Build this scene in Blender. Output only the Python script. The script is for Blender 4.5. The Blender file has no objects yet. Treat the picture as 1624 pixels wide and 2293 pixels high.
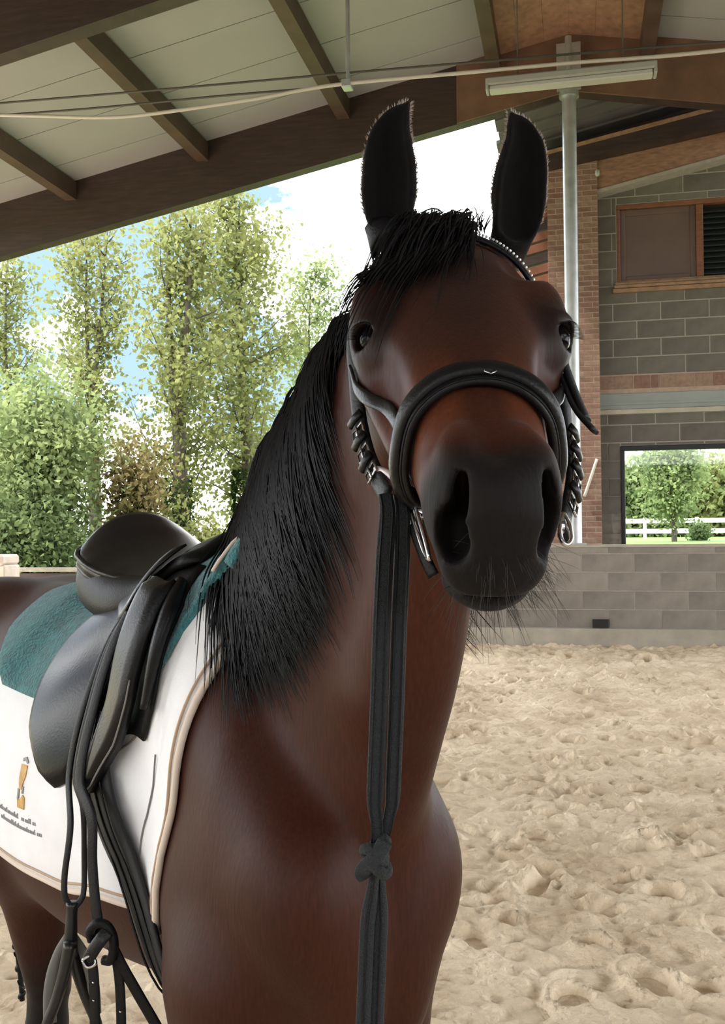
import bpy, bmesh, math, random, time
import numpy as np
from mathutils import Vector, Matrix
T0 = time.time()
random.seed(7); RNG = np.random.default_rng(11)
SC = bpy.context.scene
COL = SC.collection

# ------------------------------------------------------------------ camera, world, exposure
FPX, CX, CY, CAM_H = 2200.0, 812.0, 1146.5, 1.55
PITCH, ROLL = math.atan((1195 - CY) / FPX), math.radians(0.5)
cam_d = bpy.data.cameras.new('camera'); cam = bpy.data.objects.new('camera', cam_d); COL.objects.link(cam)
cam_d.sensor_fit = 'HORIZONTAL'; cam_d.sensor_width = 36.0; cam_d.lens = FPX / 1624 * 36
cam_d.clip_start = 0.05; cam_d.clip_end = 500
cam.location = (0, 0, CAM_H); cam.rotation_euler = (math.pi / 2 + PITCH, ROLL, 0)
SC.camera = cam
SC.view_settings.view_transform = 'Standard'; SC.view_settings.look = 'None'
SC.view_settings.gamma = 1; SC.view_settings.use_curve_mapping = False
SC.view_settings.exposure = 1.15
SC.cycles.use_denoising = True; SC.cycles.use_adaptive_sampling = True; SC.cycles.adaptive_threshold = .02
SC.cycles.max_bounces = 6; SC.cycles.diffuse_bounces = 4; SC.cycles.transparent_max_bounces = 16
SC.cycles.sample_clamp_indirect = 6.0
_R = np.array(cam.rotation_euler.to_matrix())
def ray(px, py):
    d = _R @ np.array([(px - CX) / FPX, -(py - CY) / FPX, -1.0]); return d / d[1]
def at(px, py, depth):
    """the place that stands `depth` metres down the arena and shows at that spot of the photograph"""
    return np.array([0, 0, CAM_H]) + ray(px, py) * depth


# ------------------------------------------------------------------ sky and sun
world = bpy.data.worlds.new('sky'); SC.world = world; world.use_nodes = True
wn, wl = world.node_tree.nodes, world.node_tree.links
SKY = 6.0; SKYOFF = (4.4, 8.8, 1.1)
tcw = wn.new('ShaderNodeTexCoord'); mpw = wn.new('ShaderNodeMapping'); mpw.inputs['Scale'].default_value = (1, 1, 1.7); mpw.inputs['Location'].default_value = SKYOFF
wl.new(tcw.outputs['Generated'], mpw.inputs['Vector'])
cn = wn.new('ShaderNodeTexNoise'); cn.inputs['Scale'].default_value = 3.2; cn.inputs['Detail'].default_value = 7; cn.inputs['Roughness'].default_value = .58; wl.new(mpw.outputs[0], cn.inputs['Vector'])
cr_ = wn.new('ShaderNodeValToRGB'); e = cr_.color_ramp.elements
e[0].position = .43; e[0].color = (.045, .066, .093, 1); e[1].position = .66; e[1].color = (1.0, .98, .95, 1)
wl.new(cn.outputs['Fac'], cr_.inputs['Fac'])
bg = wn['Background']; wl.new(cr_.outputs['Color'], bg.inputs['Color']); bg.inputs['Strength'].default_value = SKY
sun_d = bpy.data.lights.new('sun', 'SUN'); sun_d.energy = 4.5; sun_d.angle = math.radians(4); sun_d.color = (1, .95, .86)
sun = bpy.data.objects.new('sun', sun_d); COL.objects.link(sun); sun.rotation_euler = Vector((.45, .02, -.89)).to_track_quat('-Z', 'Y').to_euler()

# ------------------------------------------------------------------ helpers
def nodes_of(m):
    m.use_nodes = True; return m.node_tree.nodes, m.node_tree.links
def mat(name, col, rough=0.6, metal=0.0, spec=0.5, var=0.0, vscale=20.0, bump=0.0, bscale=80.0, stretch=(1, 1, 1), coat=0.0, sheen=0.0, col2=None, detail=4, coords='Object'):
    m = bpy.data.materials.new(name); n, l = nodes_of(m); b = n['Principled BSDF']
    b.inputs['Base Color'].default_value = (*col, 1); b.inputs['Roughness'].default_value = rough
    b.inputs['Metallic'].default_value = metal; b.inputs['Specular IOR Level'].default_value = spec
    b.inputs['Coat Weight'].default_value = coat; b.inputs['Sheen Weight'].default_value = sheen
    if var or bump:
        tc = n.new('ShaderNodeTexCoord'); mp = n.new('ShaderNodeMapping'); mp.inputs['Scale'].default_value = stretch
        l.new(tc.outputs[coords], mp.inputs['Vector'])
    if var:
        t = n.new('ShaderNodeTexNoise'); t.inputs['Scale'].default_value = vscale; t.inputs['Detail'].default_value = detail
        l.new(mp.outputs[0], t.inputs['Vector'])
        r = n.new('ShaderNodeValToRGB'); r.color_ramp.elements[0].position = 0.3; r.color_ramp.elements[1].position = 0.72
        c2 = col2 or tuple(min(1, c * (1 + var)) for c in col)
        c1 = col if col2 else tuple(c * (1 - var) for c in col)
        r.color_ramp.elements[0].color = (*c1, 1); r.color_ramp.elements[1].color = (*c2, 1)
        l.new(t.outputs['Fac'], r.inputs['Fac']); l.new(r.outputs['Color'], b.inputs['Base Color'])
    if bump:
        t2 = n.new('ShaderNodeTexNoise'); t2.inputs['Scale'].default_value = bscale; t2.inputs['Detail'].default_value = 5
        l.new(mp.outputs[0], t2.inputs['Vector'])
        bp = n.new('ShaderNodeBump'); bp.inputs['Strength'].default_value = bump; bp.inputs['Distance'].default_value = 0.01
        l.new(t2.outputs['Fac'], bp.inputs['Height']); l.new(bp.outputs['Normal'], b.inputs['Normal'])
    return m
def mesh_obj(name, verts, faces, material, parent=None, smooth=True):
    me = bpy.data.meshes.new(name)
    if isinstance(verts, np.ndarray) and isinstance(faces, np.ndarray):
        me.vertices.add(len(verts)); me.vertices.foreach_set('co', np.asarray(verts, np.float32).ravel())
        k = faces.shape[1]
        me.loops.add(faces.size); me.loops.foreach_set('vertex_index', faces.astype(np.int32).ravel())
        me.polygons.add(len(faces)); me.polygons.foreach_set('loop_start', np.arange(0, faces.size, k, dtype=np.int32))
        me.update(calc_edges=True)
    else:
        me.from_pydata([tuple(map(float, v)) for v in verts], [], [tuple(map(int, f)) for f in faces]); me.update()
    if smooth: me.polygons.foreach_set('use_smooth', [True] * len(me.polygons))
    if material: me.materials.append(material)
    o = bpy.data.objects.new(name, me); COL.objects.link(o)
    if parent: o.parent = parent
    return o
def empty(name, loc=(0, 0, 0)):
    o = bpy.data.objects.new(name, None); COL.objects.link(o); o.location = loc; o.empty_display_size = 0.1; return o
def tag(o, label=None, cat=None, group=None, kind=None):
    if label: o['label'] = label
    if cat: o['category'] = cat
    if group: o['group'] = group
    if kind: o['kind'] = kind
    return o
class MB:
    """collects shapes for ONE mesh"""
    def __init__(s): s.v = []; s.f = []
    def add(s, v, f):
        k = len(s.v); s.v += [tuple(map(float, q)) for q in v]; s.f += [tuple(i + k for i in g) for g in f]; return s
    def hexa(s, p):
        return s.add(p, [(0, 3, 2, 1), (4, 5, 6, 7), (0, 1, 5, 4), (1, 2, 6, 5), (2, 3, 7, 6), (3, 0, 4, 7)])
    def box(s, c, h, ax=None, bev=0.0):
        """box with centre c, half sizes h, axes rows ax, edges chamfered by bev"""
        ax = np.eye(3) if ax is None else np.asarray(ax, float); c = np.asarray(c, float)
        if not bev:
            p = [c + ax.T @ (np.array(q) * h) for q in [(-1, -1, -1), (1, -1, -1), (1, 1, -1), (-1, 1, -1), (-1, -1, 1), (1, -1, 1), (1, 1, 1), (-1, 1, 1)]]
            return s.hexa(p)
        h = np.asarray(h, float); bev = min(bev, 0.45 * h.min()); pts = []; fs = []; idx = {}
        for sx in (-1, 1):
            for sy in (-1, 1):
                for sz in (-1, 1):
                    for a in range(3):
                        sg = np.array([sx, sy, sz], float); q = sg * (h - bev); q[a] = sg[a] * h[a]
                        idx[(sx, sy, sz, a)] = len(pts); pts.append(c + ax.T @ q)
        for a in range(3):
            b1, b2 = [(1, 2), (2, 0), (0, 1)][a]
            for sg in (-1, 1):
                q = []
                for u, v in ((-1, -1), (1, -1), (1, 1), (-1, 1)):
                    k = [0, 0, 0]; k[a] = sg; k[b1] = u; k[b2] = v; q.append(idx[(*k, a)])
                fs.append(tuple(q) if sg > 0 else tuple(q[::-1]))
        for a in range(3):
            b1, b2 = [(1, 2), (2, 0), (0, 1)][a]
            for u in (-1, 1):
                for v in (-1, 1):
                    k0 = [0, 0, 0]; k0[b1] = u; k0[b2] = v; k1 = list(k0); k0[a] = -1; k1[a] = 1
                    q = [idx[(*k0, b1)], idx[(*k1, b1)], idx[(*k1, b2)], idx[(*k0, b2)]]
                    fs.append(tuple(q) if u * v < 0 else tuple(q[::-1]))
        for sx in (-1, 1):
            for sy in (-1, 1):
                for sz in (-1, 1):
                    q = [idx[(sx, sy, sz, a)] for a in range(3)]
                    fs.append(tuple(q) if sx * sy * sz > 0 else tuple(q[::-1]))
        return s.add(pts, fs)
    def tube(s, path, rad, n=8, cap=True, flat=None, up=(0, 0, 1)):
        path = [np.asarray(p, float) for p in path]; m = len(path)
        rad = [rad] * m if np.isscalar(rad) else rad
        k = len(s.v); nv = None
        for i, p in enumerate(path):
            t = path[min(i + 1, m - 1)] - path[max(i - 1, 0)]; t = t / (np.linalg.norm(t) + 1e-12)
            if nv is None:
                a = np.array(up, float)
                if abs(a @ t) > 0.95: a = np.array([1.0, 0, 0])
                nv = a - t * (a @ t)
            else: nv = nv - t * (nv @ t)
            nv = nv / np.linalg.norm(nv); bv = np.cross(t, nv)
            for j in range(n):
                a = 2 * math.pi * j / n
                s.v.append(tuple(p + rad[i] * (math.cos(a) * nv + math.sin(a) * bv)))
        for i in range(m - 1):
            for j in range(n):
                s.f.append((k + i * n + j, k + i * n + (j + 1) % n, k + (i + 1) * n + (j + 1) % n, k + (i + 1) * n + j))
        if cap:
            s.f.append(tuple(k + j for j in range(n))[::-1]); s.f.append(tuple(k + (m - 1) * n + j for j in range(n)))
        return s
    def build(s, name, material, parent=None, smooth=False):
        return mesh_obj(name, s.v, s.f, material, parent, smooth)
def auto_smooth(o, angle=40):
    me = o.data; me.polygons.foreach_set('use_smooth', [True] * len(me.polygons)); me.set_sharp_from_angle(angle=math.radians(angle)); return o
def spline(pts, n):
    """Catmull-Rom through pts, n samples"""
    P = np.asarray(pts, float); m = len(P); out = []
    L = np.r_[0, np.cumsum(np.linalg.norm(np.diff(P[:, :3], axis=0), axis=1))]
    for q in np.linspace(0, L[-1], n):
        i = min(max(int(np.searchsorted(L, q)) - 1, 0), m - 2); t = (q - L[i]) / max(L[i + 1] - L[i], 1e-9)
        p0, p1, p2, p3 = P[max(i - 1, 0)], P[i], P[i + 1], P[min(i + 2, m - 1)]
        if i == 0: p0 = 2 * p1 - p2
        if i == m - 2: p3 = 2 * p2 - p1
        out.append(0.5 * (2 * p1 + (p2 - p0) * t + (2 * p0 - 5 * p1 + 4 * p2 - p3) * t * t + (3 * p1 - p0 - 3 * p2 + p3) * t ** 3))
    return np.array(out)
def keep_parent(o, p):
    o.parent = p
    if p.parent is None: o.matrix_parent_inverse = p.matrix_basis.inverted()
    return o
def sstep(x, a, b): t = np.clip((x - a) / (b - a), 0, 1); return t * t * (3 - 2 * t)

# ------------------------------------------------------------------ the riding hall: A runs down the hall, B to its right, z up
TH = math.atan((1290 - CX) / FPX); SA = np.array([math.sin(TH), math.cos(TH), 0]); SB = np.array([math.cos(TH), -math.sin(TH), 0]); SZ = np.array([0, 0, 1.0]); BAX = np.array([SB, SA, SZ])
def hall(A, B, z): return SA * A + SB * B + SZ * z
def on_plane(px, py, A):
    """(B, z) where the line of sight through that spot meets the cross plane at A"""
    d = ray(px, py); t = A / (d @ SA); p = np.array([0, 0, CAM_H]) + d * t; return float(p @ SB), float(p[2])
def to_px(p):
    q = _R.T @ (np.asarray(p) - np.array([0, 0, CAM_H])); return CX - FPX * q[0] / q[2], CY + FPX * q[1] / q[2]
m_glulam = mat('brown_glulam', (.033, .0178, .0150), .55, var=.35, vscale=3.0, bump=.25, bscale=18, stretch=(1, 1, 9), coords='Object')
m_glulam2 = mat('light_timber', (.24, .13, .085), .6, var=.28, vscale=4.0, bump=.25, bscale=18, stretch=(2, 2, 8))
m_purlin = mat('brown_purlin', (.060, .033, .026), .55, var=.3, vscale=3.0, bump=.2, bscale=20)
m_panel = mat('cream_roof_panel', (.26, .25, .262), .55, var=.05, vscale=1.2)
m_joint = mat('panel_joint', (.22, .21, .18), .7)
m_sand = None
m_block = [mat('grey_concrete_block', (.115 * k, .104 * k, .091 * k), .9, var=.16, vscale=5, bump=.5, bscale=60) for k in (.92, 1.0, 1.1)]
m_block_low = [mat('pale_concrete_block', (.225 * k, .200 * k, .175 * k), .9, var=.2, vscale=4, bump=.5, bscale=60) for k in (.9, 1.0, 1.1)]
m_mortar = mat('pale_mortar', (.30, .27, .24), .95, var=.1, vscale=12)
m_mortar2 = mat('brick_mortar', (.34, .255, .20), .95, var=.12, vscale=12)
m_brick = [mat('red_brick', c, .9, var=.22, vscale=14, bump=.4, bscale=70) for c in ((.215, .13, .095), (.18, .10, .075), (.24, .155, .115), (.20, .11, .085))]
m_screen = mat('red_brown_board', (.20, .075, .04), .7, var=.2, vscale=6)
m_soffit = mat('dark_grey_roof_sheet', (.085, .08, .08), .6, var=.15, vscale=3)
m_zinc = mat('galvanised_steel', (.46, .48, .50), .42, metal=.75, var=.15, vscale=7)
m_fix = mat('grey_lamp_housing', (.27, .265, .24), .5)
m_diff = mat('lamp_diffuser', (.36, .36, .33), .35)
m_cable = mat('dark_cable', (.055, .045, .04), .6)
m_cond = mat('grey_conduit', (.42, .39, .36), .5)
m_plinth = mat('sandy_concrete_plinth', (.38, .345, .285), .95, var=.15, vscale=4, bump=.4, bscale=40)
m_winwood = mat('brown_window_timber', (.17, .065, .03), .5, var=.25, vscale=8, stretch=(1, 1, 6))
m_sill = mat('weathered_sill_timber', (.25, .15, .09), .65, var=.25, vscale=9)
m_shutter = mat('mauve_brown_shutter', (.115, .075, .066), .55, var=.12, vscale=2.5)
m_louver = mat('dark_louvre', (.014, .018, .018), .5)
m_black = mat('black_frame', (.006, .006, .007), .4)
m_lintel = mat('grey_green_lintel', (.24, .26, .25), .55, var=.1, vscale=3)
m_rope = mat('white_rope', (.6, .54, .46), .9)
m_fence = mat('grey_fence_timber', (.34, .31, .27), .8, var=.2, vscale=8)
m_post = mat('pale_stone', (.55, .48, .42), .85, var=.15, vscale=6)
def glass_mat():
    m = bpy.data.materials.new('window_glass'); n, l = nodes_of(m); n.clear(); o = n.new('ShaderNodeOutputMaterial'); t = n.new('ShaderNodeBsdfTransparent'); g = n.new('ShaderNodeBsdfGlossy'); g.inputs['Roughness'].default_value = .02
    mx = n.new('ShaderNodeMixShader'); mx.inputs[0].default_value = .02; l.new(t.outputs[0], mx.inputs[1]); l.new(g.outputs[0], mx.inputs[2]); l.new(mx.outputs[0], o.inputs[0]); t.inputs['Color'].default_value = (.93, .96, .95, 1); return m
m_glass = glass_mat()
def struct(o, label=None): o['kind'] = 'structure'; return o if not label else tag(o, label)
def hbox(name, A, B, Z, m, parent=None, bev=0.0):
    """box given by its ranges along the hall axes"""
    c = hall(sum(A) / 2, sum(B) / 2, sum(Z) / 2); mb = MB().box(c, (abs(B[1] - B[0]) / 2, abs(A[1] - A[0]) / 2, abs(Z[1] - Z[0]) / 2), BAX, bev)
    return mb.build(name, m, parent)
_cache = {}
def piece(name, A, B, Z, m, parent, bev=.003):
    """a block or brick that shares its mesh with the others of its size"""
    h = tuple(round(abs(q[1] - q[0]) / 2, 3) for q in (B, A, Z)); key = (name, h, m.name, bev)
    if key not in _cache:
        o = MB().box((0, 0, 0), h, np.eye(3), bev).build(name, m); _cache[key] = o.data
    else: o = bpy.data.objects.new(name, _cache[key]); COL.objects.link(o)
    o.location = tuple(hall(sum(A) / 2, sum(B) / 2, sum(Z) / 2)); o.rotation_euler = (0, 0, -TH); return keep_parent(o, parent)
rb = random.Random(5)
def courses(parent, A0, A1, B0, B1, z0, z1, bh, bl, mats, name, joint=.012, openings=(), skew=0.0, top=None, shift=0.0):
    """lays blocks in running bond and cuts them round the openings (B0, B1, z0, z1)"""
    r = 0; z = z0
    while z < z1 - .01:
        zt = min(z + bh, z1); x = B0 - (bl / 2 if r % 2 else 0) - shift
        while x < B1:
            rects = [(max(x, B0), min(x + bl, B1), z, zt)]
            for ob0, ob1, oz0, oz1 in openings:
                nxt = []
                for a, b_, c, d in rects:
                    if b_ <= ob0 or a >= ob1 or d <= oz0 or c >= oz1: nxt.append((a, b_, c, d)); continue
                    if a < ob0: nxt.append((a, ob0, c, d))
                    if b_ > ob1: nxt.append((ob1, b_, c, d))
                    a2, b2 = max(a, ob0), min(b_, ob1)
                    if c < oz0: nxt.append((a2, b2, c, oz0))
                    if d > oz1: nxt.append((a2, b2, oz1, d))
                rects = nxt
            for a, b_, c, d in rects:
                if b_ - a > .04 and d - c > .03:
                    if top is None or d <= top((a + b_) / 2): piece(name, (A0 + rb.uniform(-.002, .002), A1), (a + joint / 2, b_ - joint / 2), (c + joint / 2, d - joint / 2), rb.choice(mats), parent)
            x += bl
        z += bh; r += 1
# --- roof frames, purlins, panels
ZAP, SL, GD, EAVE = 7.56, .193, .83, 10.4
def zb(B): return ZAP - SL * abs(B)
FR = [13.6, 8.9, 4.2, -.5, -5.2, -9.9, -14.6]
def slope_beam(name, A0, A1, B0, B1, lo, hi, m, parent):
    mb = MB(); p = [hall(a, b_, f(b_)) for f in (lo, hi) for a, b_ in ((A0, B0), (A0, B1), (A1, B1), (A1, B0))]; mb.hexa([p[0], p[1], p[2], p[3], p[4], p[5], p[6], p[7]]); return mb.build(name, m, parent)
for D in FR:
    fr = struct(empty('roof_frame', tuple(hall(D, 0, ZAP)))); fr['category'] = 'frame'
    del fr['category']
    for sg in (-1, 1):
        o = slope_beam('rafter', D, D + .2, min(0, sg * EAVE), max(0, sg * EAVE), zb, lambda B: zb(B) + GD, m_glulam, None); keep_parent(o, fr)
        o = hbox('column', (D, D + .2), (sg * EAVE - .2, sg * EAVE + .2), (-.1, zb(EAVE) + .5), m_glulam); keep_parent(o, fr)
m_apex = mat('lit_apex_timber', (.135, .072, .047), .6, var=.25, vscale=3.0, bump=.2, bscale=18)
for D in FR[:2]:  # added plates: rafters' brighter light near the ridge put into a paler timber
    ap = struct(empty('lit_apex_plate', tuple(hall(D, 0, ZAP)))); tag(ap, 'added plates that give the rafters their lit tone under the ridge')
    for b0_, b1_ in ((-1.55, -.004), (.004, 3.2)): keep_parent(slope_beam('lit_plate', D - .035, D, b0_, b1_, lambda B: zb(B) + .004, lambda B: zb(B) + GD - .004, m_apex, None), ap)
PB = [1.02, 3.18, 5.33, 7.46, 9.6]
ceil = struct(empty('ceiling', tuple(hall(4, 0, 8))))
A_MIN, A_MAX = -15.0, 14.0
for sg in (-1, 1):
    for b_ in PB:
        for D, D2 in zip(FR[1:], FR[:-1]):
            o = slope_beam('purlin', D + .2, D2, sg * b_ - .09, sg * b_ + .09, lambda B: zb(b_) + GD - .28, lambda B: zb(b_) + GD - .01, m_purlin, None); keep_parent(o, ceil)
    a = A_MAX
    while a > A_MIN:
        B0, B1 = (1.02, EAVE + .5); lo = lambda B: zb(B) + GD; hi = lambda B: zb(B) + GD + .08
        o = slope_beam('roof_panel', a - .985, a, min(sg * B0, sg * B1), max(sg * B0, sg * B1), lo, hi, m_panel, None); keep_parent(o, ceil); a -= 1.0
    o = slope_beam('roof_sheet', A_MIN, A_MAX, min(sg * 1.0, sg * (EAVE + .5)), max(sg * 1.0, sg * (EAVE + .5)), lambda B: zb(B) + GD + .085, lambda B: zb(B) + GD + .11, m_joint, None); keep_parent(o, ceil)
    for k in range(3):        # boarded strip beside the ridge
        w_ = 1.02 / 3; B0, B1 = k * w_ + .001, (k + 1) * w_ - .001
        o = slope_beam('ridge_board', A_MIN, 13.6, min(sg * B0, sg * B1), max(sg * B0, sg * B1), lambda B: zb(B) + GD - .05, lambda B: zb(B) + GD + .02, m_glulam2, None); keep_parent(o, ceil)
    o = slope_beam('ridge_cover', A_MIN, A_MAX, min(0, sg * 1.03), max(0, sg * 1.03), lambda B: zb(B) + GD + .03, lambda B: zb(B) + GD + .1, m_joint, None); keep_parent(o, ceil)
wr_ = hbox('added_wall_rear', (-15.1, -14.8), (-EAVE - .3, EAVE + .3), (-.1, 4.5), m_block[1]); struct(wr_)  # unseen wall added to cut the sky light on the horse's front
wq_ = hbox('added_wall_right', (-15, 12.9), (EAVE + .1, EAVE + .4), (-.1, 1.4), m_block[1]); struct(wq_)  # unseen wall added to cut side light, kept low to let some in
# --- block kick wall at the end of the hall
DW = 13.0; LW_T = on_plane(1500, 1224, DW)[1]; BL0, BR0 = on_plane(640, 1300, DW)[0], on_plane(1900, 1300, DW)[0]
kw = struct(empty('wall_front', tuple(hall(DW, 1, 0)))); tag(kw, 'low grey block wall at the end of the arena')
o = hbox('wall_core', (DW + .005, DW + .38), (BL0, BR0), (-.1, LW_T - .008), m_mortar); keep_parent(o, kw)
zpl = on_plane(1450, 1408, DW)[1]; bh = (LW_T - zpl) / 4.35
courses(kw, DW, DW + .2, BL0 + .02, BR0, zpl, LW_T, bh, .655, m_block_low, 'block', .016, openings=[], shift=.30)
hb, hz = on_plane(1345, 1396, DW)
o = hbox('plinth', (DW - .03, DW + .3), (BL0, BR0), (-.1, zpl - .004), m_plinth); keep_parent(o, kw)
o = hbox('drain_hole', (DW - .032, DW + .05), (hb - .10, hb + .10), (hz - .055, hz + .055), m_black); keep_parent(o, kw)
o = hbox('coping', (DW - .005, DW + .38), (BL0, BR0), (LW_T - .006, LW_T + .03), m_plinth); keep_parent(o, kw)
# --- building behind the wall
DB = 15.4
wb = struct(empty('wall_back', tuple(hall(DB, 2, 0)))); tag(wb, 'grey block gable wall of the building behind the arena')
BW0, BW1 = on_plane(1338, 700, DB)[0], on_plane(2150, 700, DB)[0]
U = [on_plane(1380, 452, DB), on_plane(1390, 636, DB)]; U_B0, U_Z1, U_Z0 = U[0][0], U[0][1] - .0, on_plane(1500, 632, DB)[1]
U_Z1 = on_plane(1500, 450, DB)[1]
Lw = [on_plane(1390, 1000, DB), on_plane(1392, 1222, DB)]; L_B0 = Lw[0][0]; L_Z1 = on_plane(1500, 996, DB)[1]; L_Z0 = on_plane(1500, 1232, DB)[1]
band_z = [on_plane(1480, y, DB)[1] for y in (925, 915, 878, 868, 836)]
ztop = on_plane(1480, 330, DB)[1]; beam_lo = [on_plane(1340, 428, 15.3), on_plane(1624, 350, 15.3)]
k2 = (beam_lo[1][1] - beam_lo[0][1]) / (beam_lo[1][0] - beam_lo[0][0])
top_line = lambda B: beam_lo[0][1] + k2 * (B - beam_lo[0][0]) + .5
bh2 = .272
ops = [(U_B0, 12, U_Z0, U_Z1), (L_B0, 12, L_Z0, L_Z1)]
core = [(BW0, U_B0, -.1, ztop), (U_B0, BW1, U_Z1, ztop), (U_B0, BW1, L_Z1, U_Z0), (BW0, U_B0 + .02, -.1, L_Z1), (U_B0, L_B0, -.1, L_Z1), (L_B0, BW1, -.1, L_Z0)]
for a, b_, c, d in core:
    if b_ - a > .01 and d - c > .01: o = hbox('wall_core', (DB + .005, DB + .25), (a, b_), (c, d), m_mortar); keep_parent(o, wb)
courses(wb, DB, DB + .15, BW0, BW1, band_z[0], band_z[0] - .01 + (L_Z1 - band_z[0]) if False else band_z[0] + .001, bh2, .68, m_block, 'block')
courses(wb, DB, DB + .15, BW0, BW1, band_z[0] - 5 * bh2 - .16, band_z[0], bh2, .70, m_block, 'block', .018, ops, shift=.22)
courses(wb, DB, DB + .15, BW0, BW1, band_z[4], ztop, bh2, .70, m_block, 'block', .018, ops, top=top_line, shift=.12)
o = hbox('ledge', (DB - .05, DB + .1), (BW0, BW1), (band_z[0], band_z[1]), m_plinth); keep_parent(o, wb)
o = hbox('lintel_beam', (DB - .03, DB + .1), (BW0, BW1), (band_z[1], band_z[2]), m_lintel, bev=.01); keep_parent(o, wb)
o = hbox('lintel_flange', (DB - .055, DB + .1), (BW0, BW1), (band_z[1] + .07, band_z[1] + .10), m_lintel); keep_parent(o, wb)
o = hbox('band_bed', (DB - .012, DB + .1), (BW0, BW1), (band_z[2], band_z[4]), m_mortar2); keep_parent(o, wb)
x = BW0
while x < BW1:
    w_ = rb.choice((.12, .25, .30, .52)); piece('brick', (DB - .02, DB + .1), (x + .008, x + w_ - .008), (band_z[3], band_z[4] - .02), rb.choice(m_brick), wb); x += w_
# upper window
w1 = struct(empty('window_1', tuple(hall(DB, 3, U_Z0)))); tag(w1, 'timber upper window with a brown shutter and dark louvres')
def wpart(name, A, p0, p1, m, bev=.008):
    (b0, z1), (b1, z0) = on_plane(*p0, A[0]), on_plane(*p1, A[0]); o = hbox(name, A, (b0, b1), (z0, z1), m, bev=bev); keep_parent(o, w1); return o
def zbox(name, A, B, Z, m, par, bev=.008): o = hbox(name, A, B, Z, m, bev=bev); keep_parent(o, par); return o
mull0, mull1 = on_plane(1560, 550, DB)[0], on_plane(1576, 550, DB)[0]
zbox('frame_head', (DB + .0, DB + .16), (U_B0, BW1), (U_Z1 - .07, U_Z1), m_winwood, w1); zbox('frame_jamb', (DB + .0, DB + .16), (U_B0, U_B0 + .05), (U_Z0, U_Z1 - .07), m_winwood, w1)
zbox('mullion', (DB + .01, DB + .16), (mull0, mull1), (U_Z0 + .07, U_Z1 - .07), m_winwood, w1)
zbox('frame_foot', (DB + .01, DB + .16), (U_B0 + .05, BW1), (U_Z0, U_Z0 + .07), m_sill, w1)
sh = zbox('shutter', (DB + .08, DB + .12), (U_B0 + .05, mull0), (U_Z0 + .07, U_Z1 - .07), m_shutter, w1)
for nm, Bq, Zq in (('shutter_stile', (U_B0 + .05, U_B0 + .13), (U_Z0 + .07, U_Z1 - .07)), ('shutter_stile', (mull0 - .08, mull0), (U_Z0 + .07, U_Z1 - .07)), ('shutter_rail', (U_B0 + .13, mull0 - .08), (U_Z1 - .16, U_Z1 - .07)), ('shutter_rail', (U_B0 + .13, mull0 - .08), (U_Z0 + .07, U_Z0 + .14))):
    zbox(nm, (DB + .06, DB + .09), Bq, Zq, m_shutter, w1)
z = U_Z0 + .10
while z < U_Z1 - .12:
    mb = MB(); a0, a1 = DB + .06, DB + .12; mb.hexa([hall(a0, mull1, z), hall(a0, BW1, z), hall(a1, BW1, z + .075), hall(a1, mull1, z + .075), hall(a0, mull1, z + .012), hall(a0, BW1, z + .012), hall(a1, BW1, z + .087), hall(a1, mull1, z + .087)])
    keep_parent(mb.build('louvre', m_louver), w1); z += .085
zbox('louvre_back', (DB + .13, DB + .15), (mull1, BW1), (U_Z0 + .07, U_Z1 - .07), m_black, w1)
for k, (dz0, dz1, dA) in enumerate(((-.01, .03, .06), (-.06, -.015, .085), (-.13, -.065, .075))): zbox('sill_board', (DB - dA, DB + .05), (U_B0 - .03 - .02 * k, BW1), (U_Z0 + dz0, U_Z0 + dz1), m_sill, w1)
# lower window with black frame
w2 = struct(empty('window_2', tuple(hall(DB, 3, L_Z0)))); tag(w2, 'black-framed window looking out on trees')
zbox('frame_head', (DB - .02, DB + .1), (L_B0, BW1), (L_Z1 - .075, L_Z1), m_black, w2); zbox('frame_jamb', (DB - .02, DB + .1), (L_B0, L_B0 + .06), (L_Z0, L_Z1 - .075), m_black, w2); zbox('frame_foot', (DB - .02, DB + .1), (L_B0 + .06, BW1), (L_Z0, L_Z0 + .04), m_black, w2)
zbox('pane', (DB + .03, DB + .036), (L_B0 + .06, BW1), (L_Z0 + .04, L_Z1 - .075), m_glass, w2, 0)
# brick pillar
pl_ = struct(empty('brick_pillar', tuple(hall(DB - .3, 0, 0)))); tag(pl_, 'tall red brick pillar at the corner of the grey block building')
PB0, PB1 = on_plane(1228, 700, DB - .3)[0], on_plane(1343, 700, DB - .3)[0]; PZ0, PZ1 = 1.30, on_plane(1300, 345, DB - .3)[1]
o = hbox('pillar_core', (DB - .295, DB + .2), (PB0 + .01, PB1 - .01), (-.1, PZ1), m_mortar2); keep_parent(o, pl_)
courses(pl_, DB - .3, DB - .1, PB0, PB1, PZ0, PZ1, .0805, .262, m_brick, 'brick', .014)
# timber beams of the gable
gb = struct(empty('trim_1', tuple(hall(15, 2, 6)))); tag(gb, 'timber gable beams above the block wall')
def line(p0, p1, A):
    a, b_ = on_plane(*p0, A), on_plane(*p1, A); k_ = (b_[1] - a[1]) / (b_[0] - a[0]); return lambda B: a[1] + k_ * (B - a[0])
t1, t2 = line((1223, 338), (1624, 232), 14.9), line((1230, 373), (1624, 283), 14.9)
keep_parent(slope_beam('gable_beam', 14.9, 15.12, on_plane(1185, 360, 14.9)[0], 6, t2, t1, m_glulam, None), gb)
t3, t4 = line((1334, 356), (1624, 280), 15.15), line((1340, 426), (1624, 348), 15.15)
keep_parent(slope_beam('gable_beam', 15.15, 15.42, on_plane(1337, 400, 15.15)[0], 6, t4, t3, m_glulam2, None), gb)
t5 = line((1340, 432), (1624, 354), 15.13); t6 = line((1340, 424), (1624, 346), 15.13)
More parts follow.
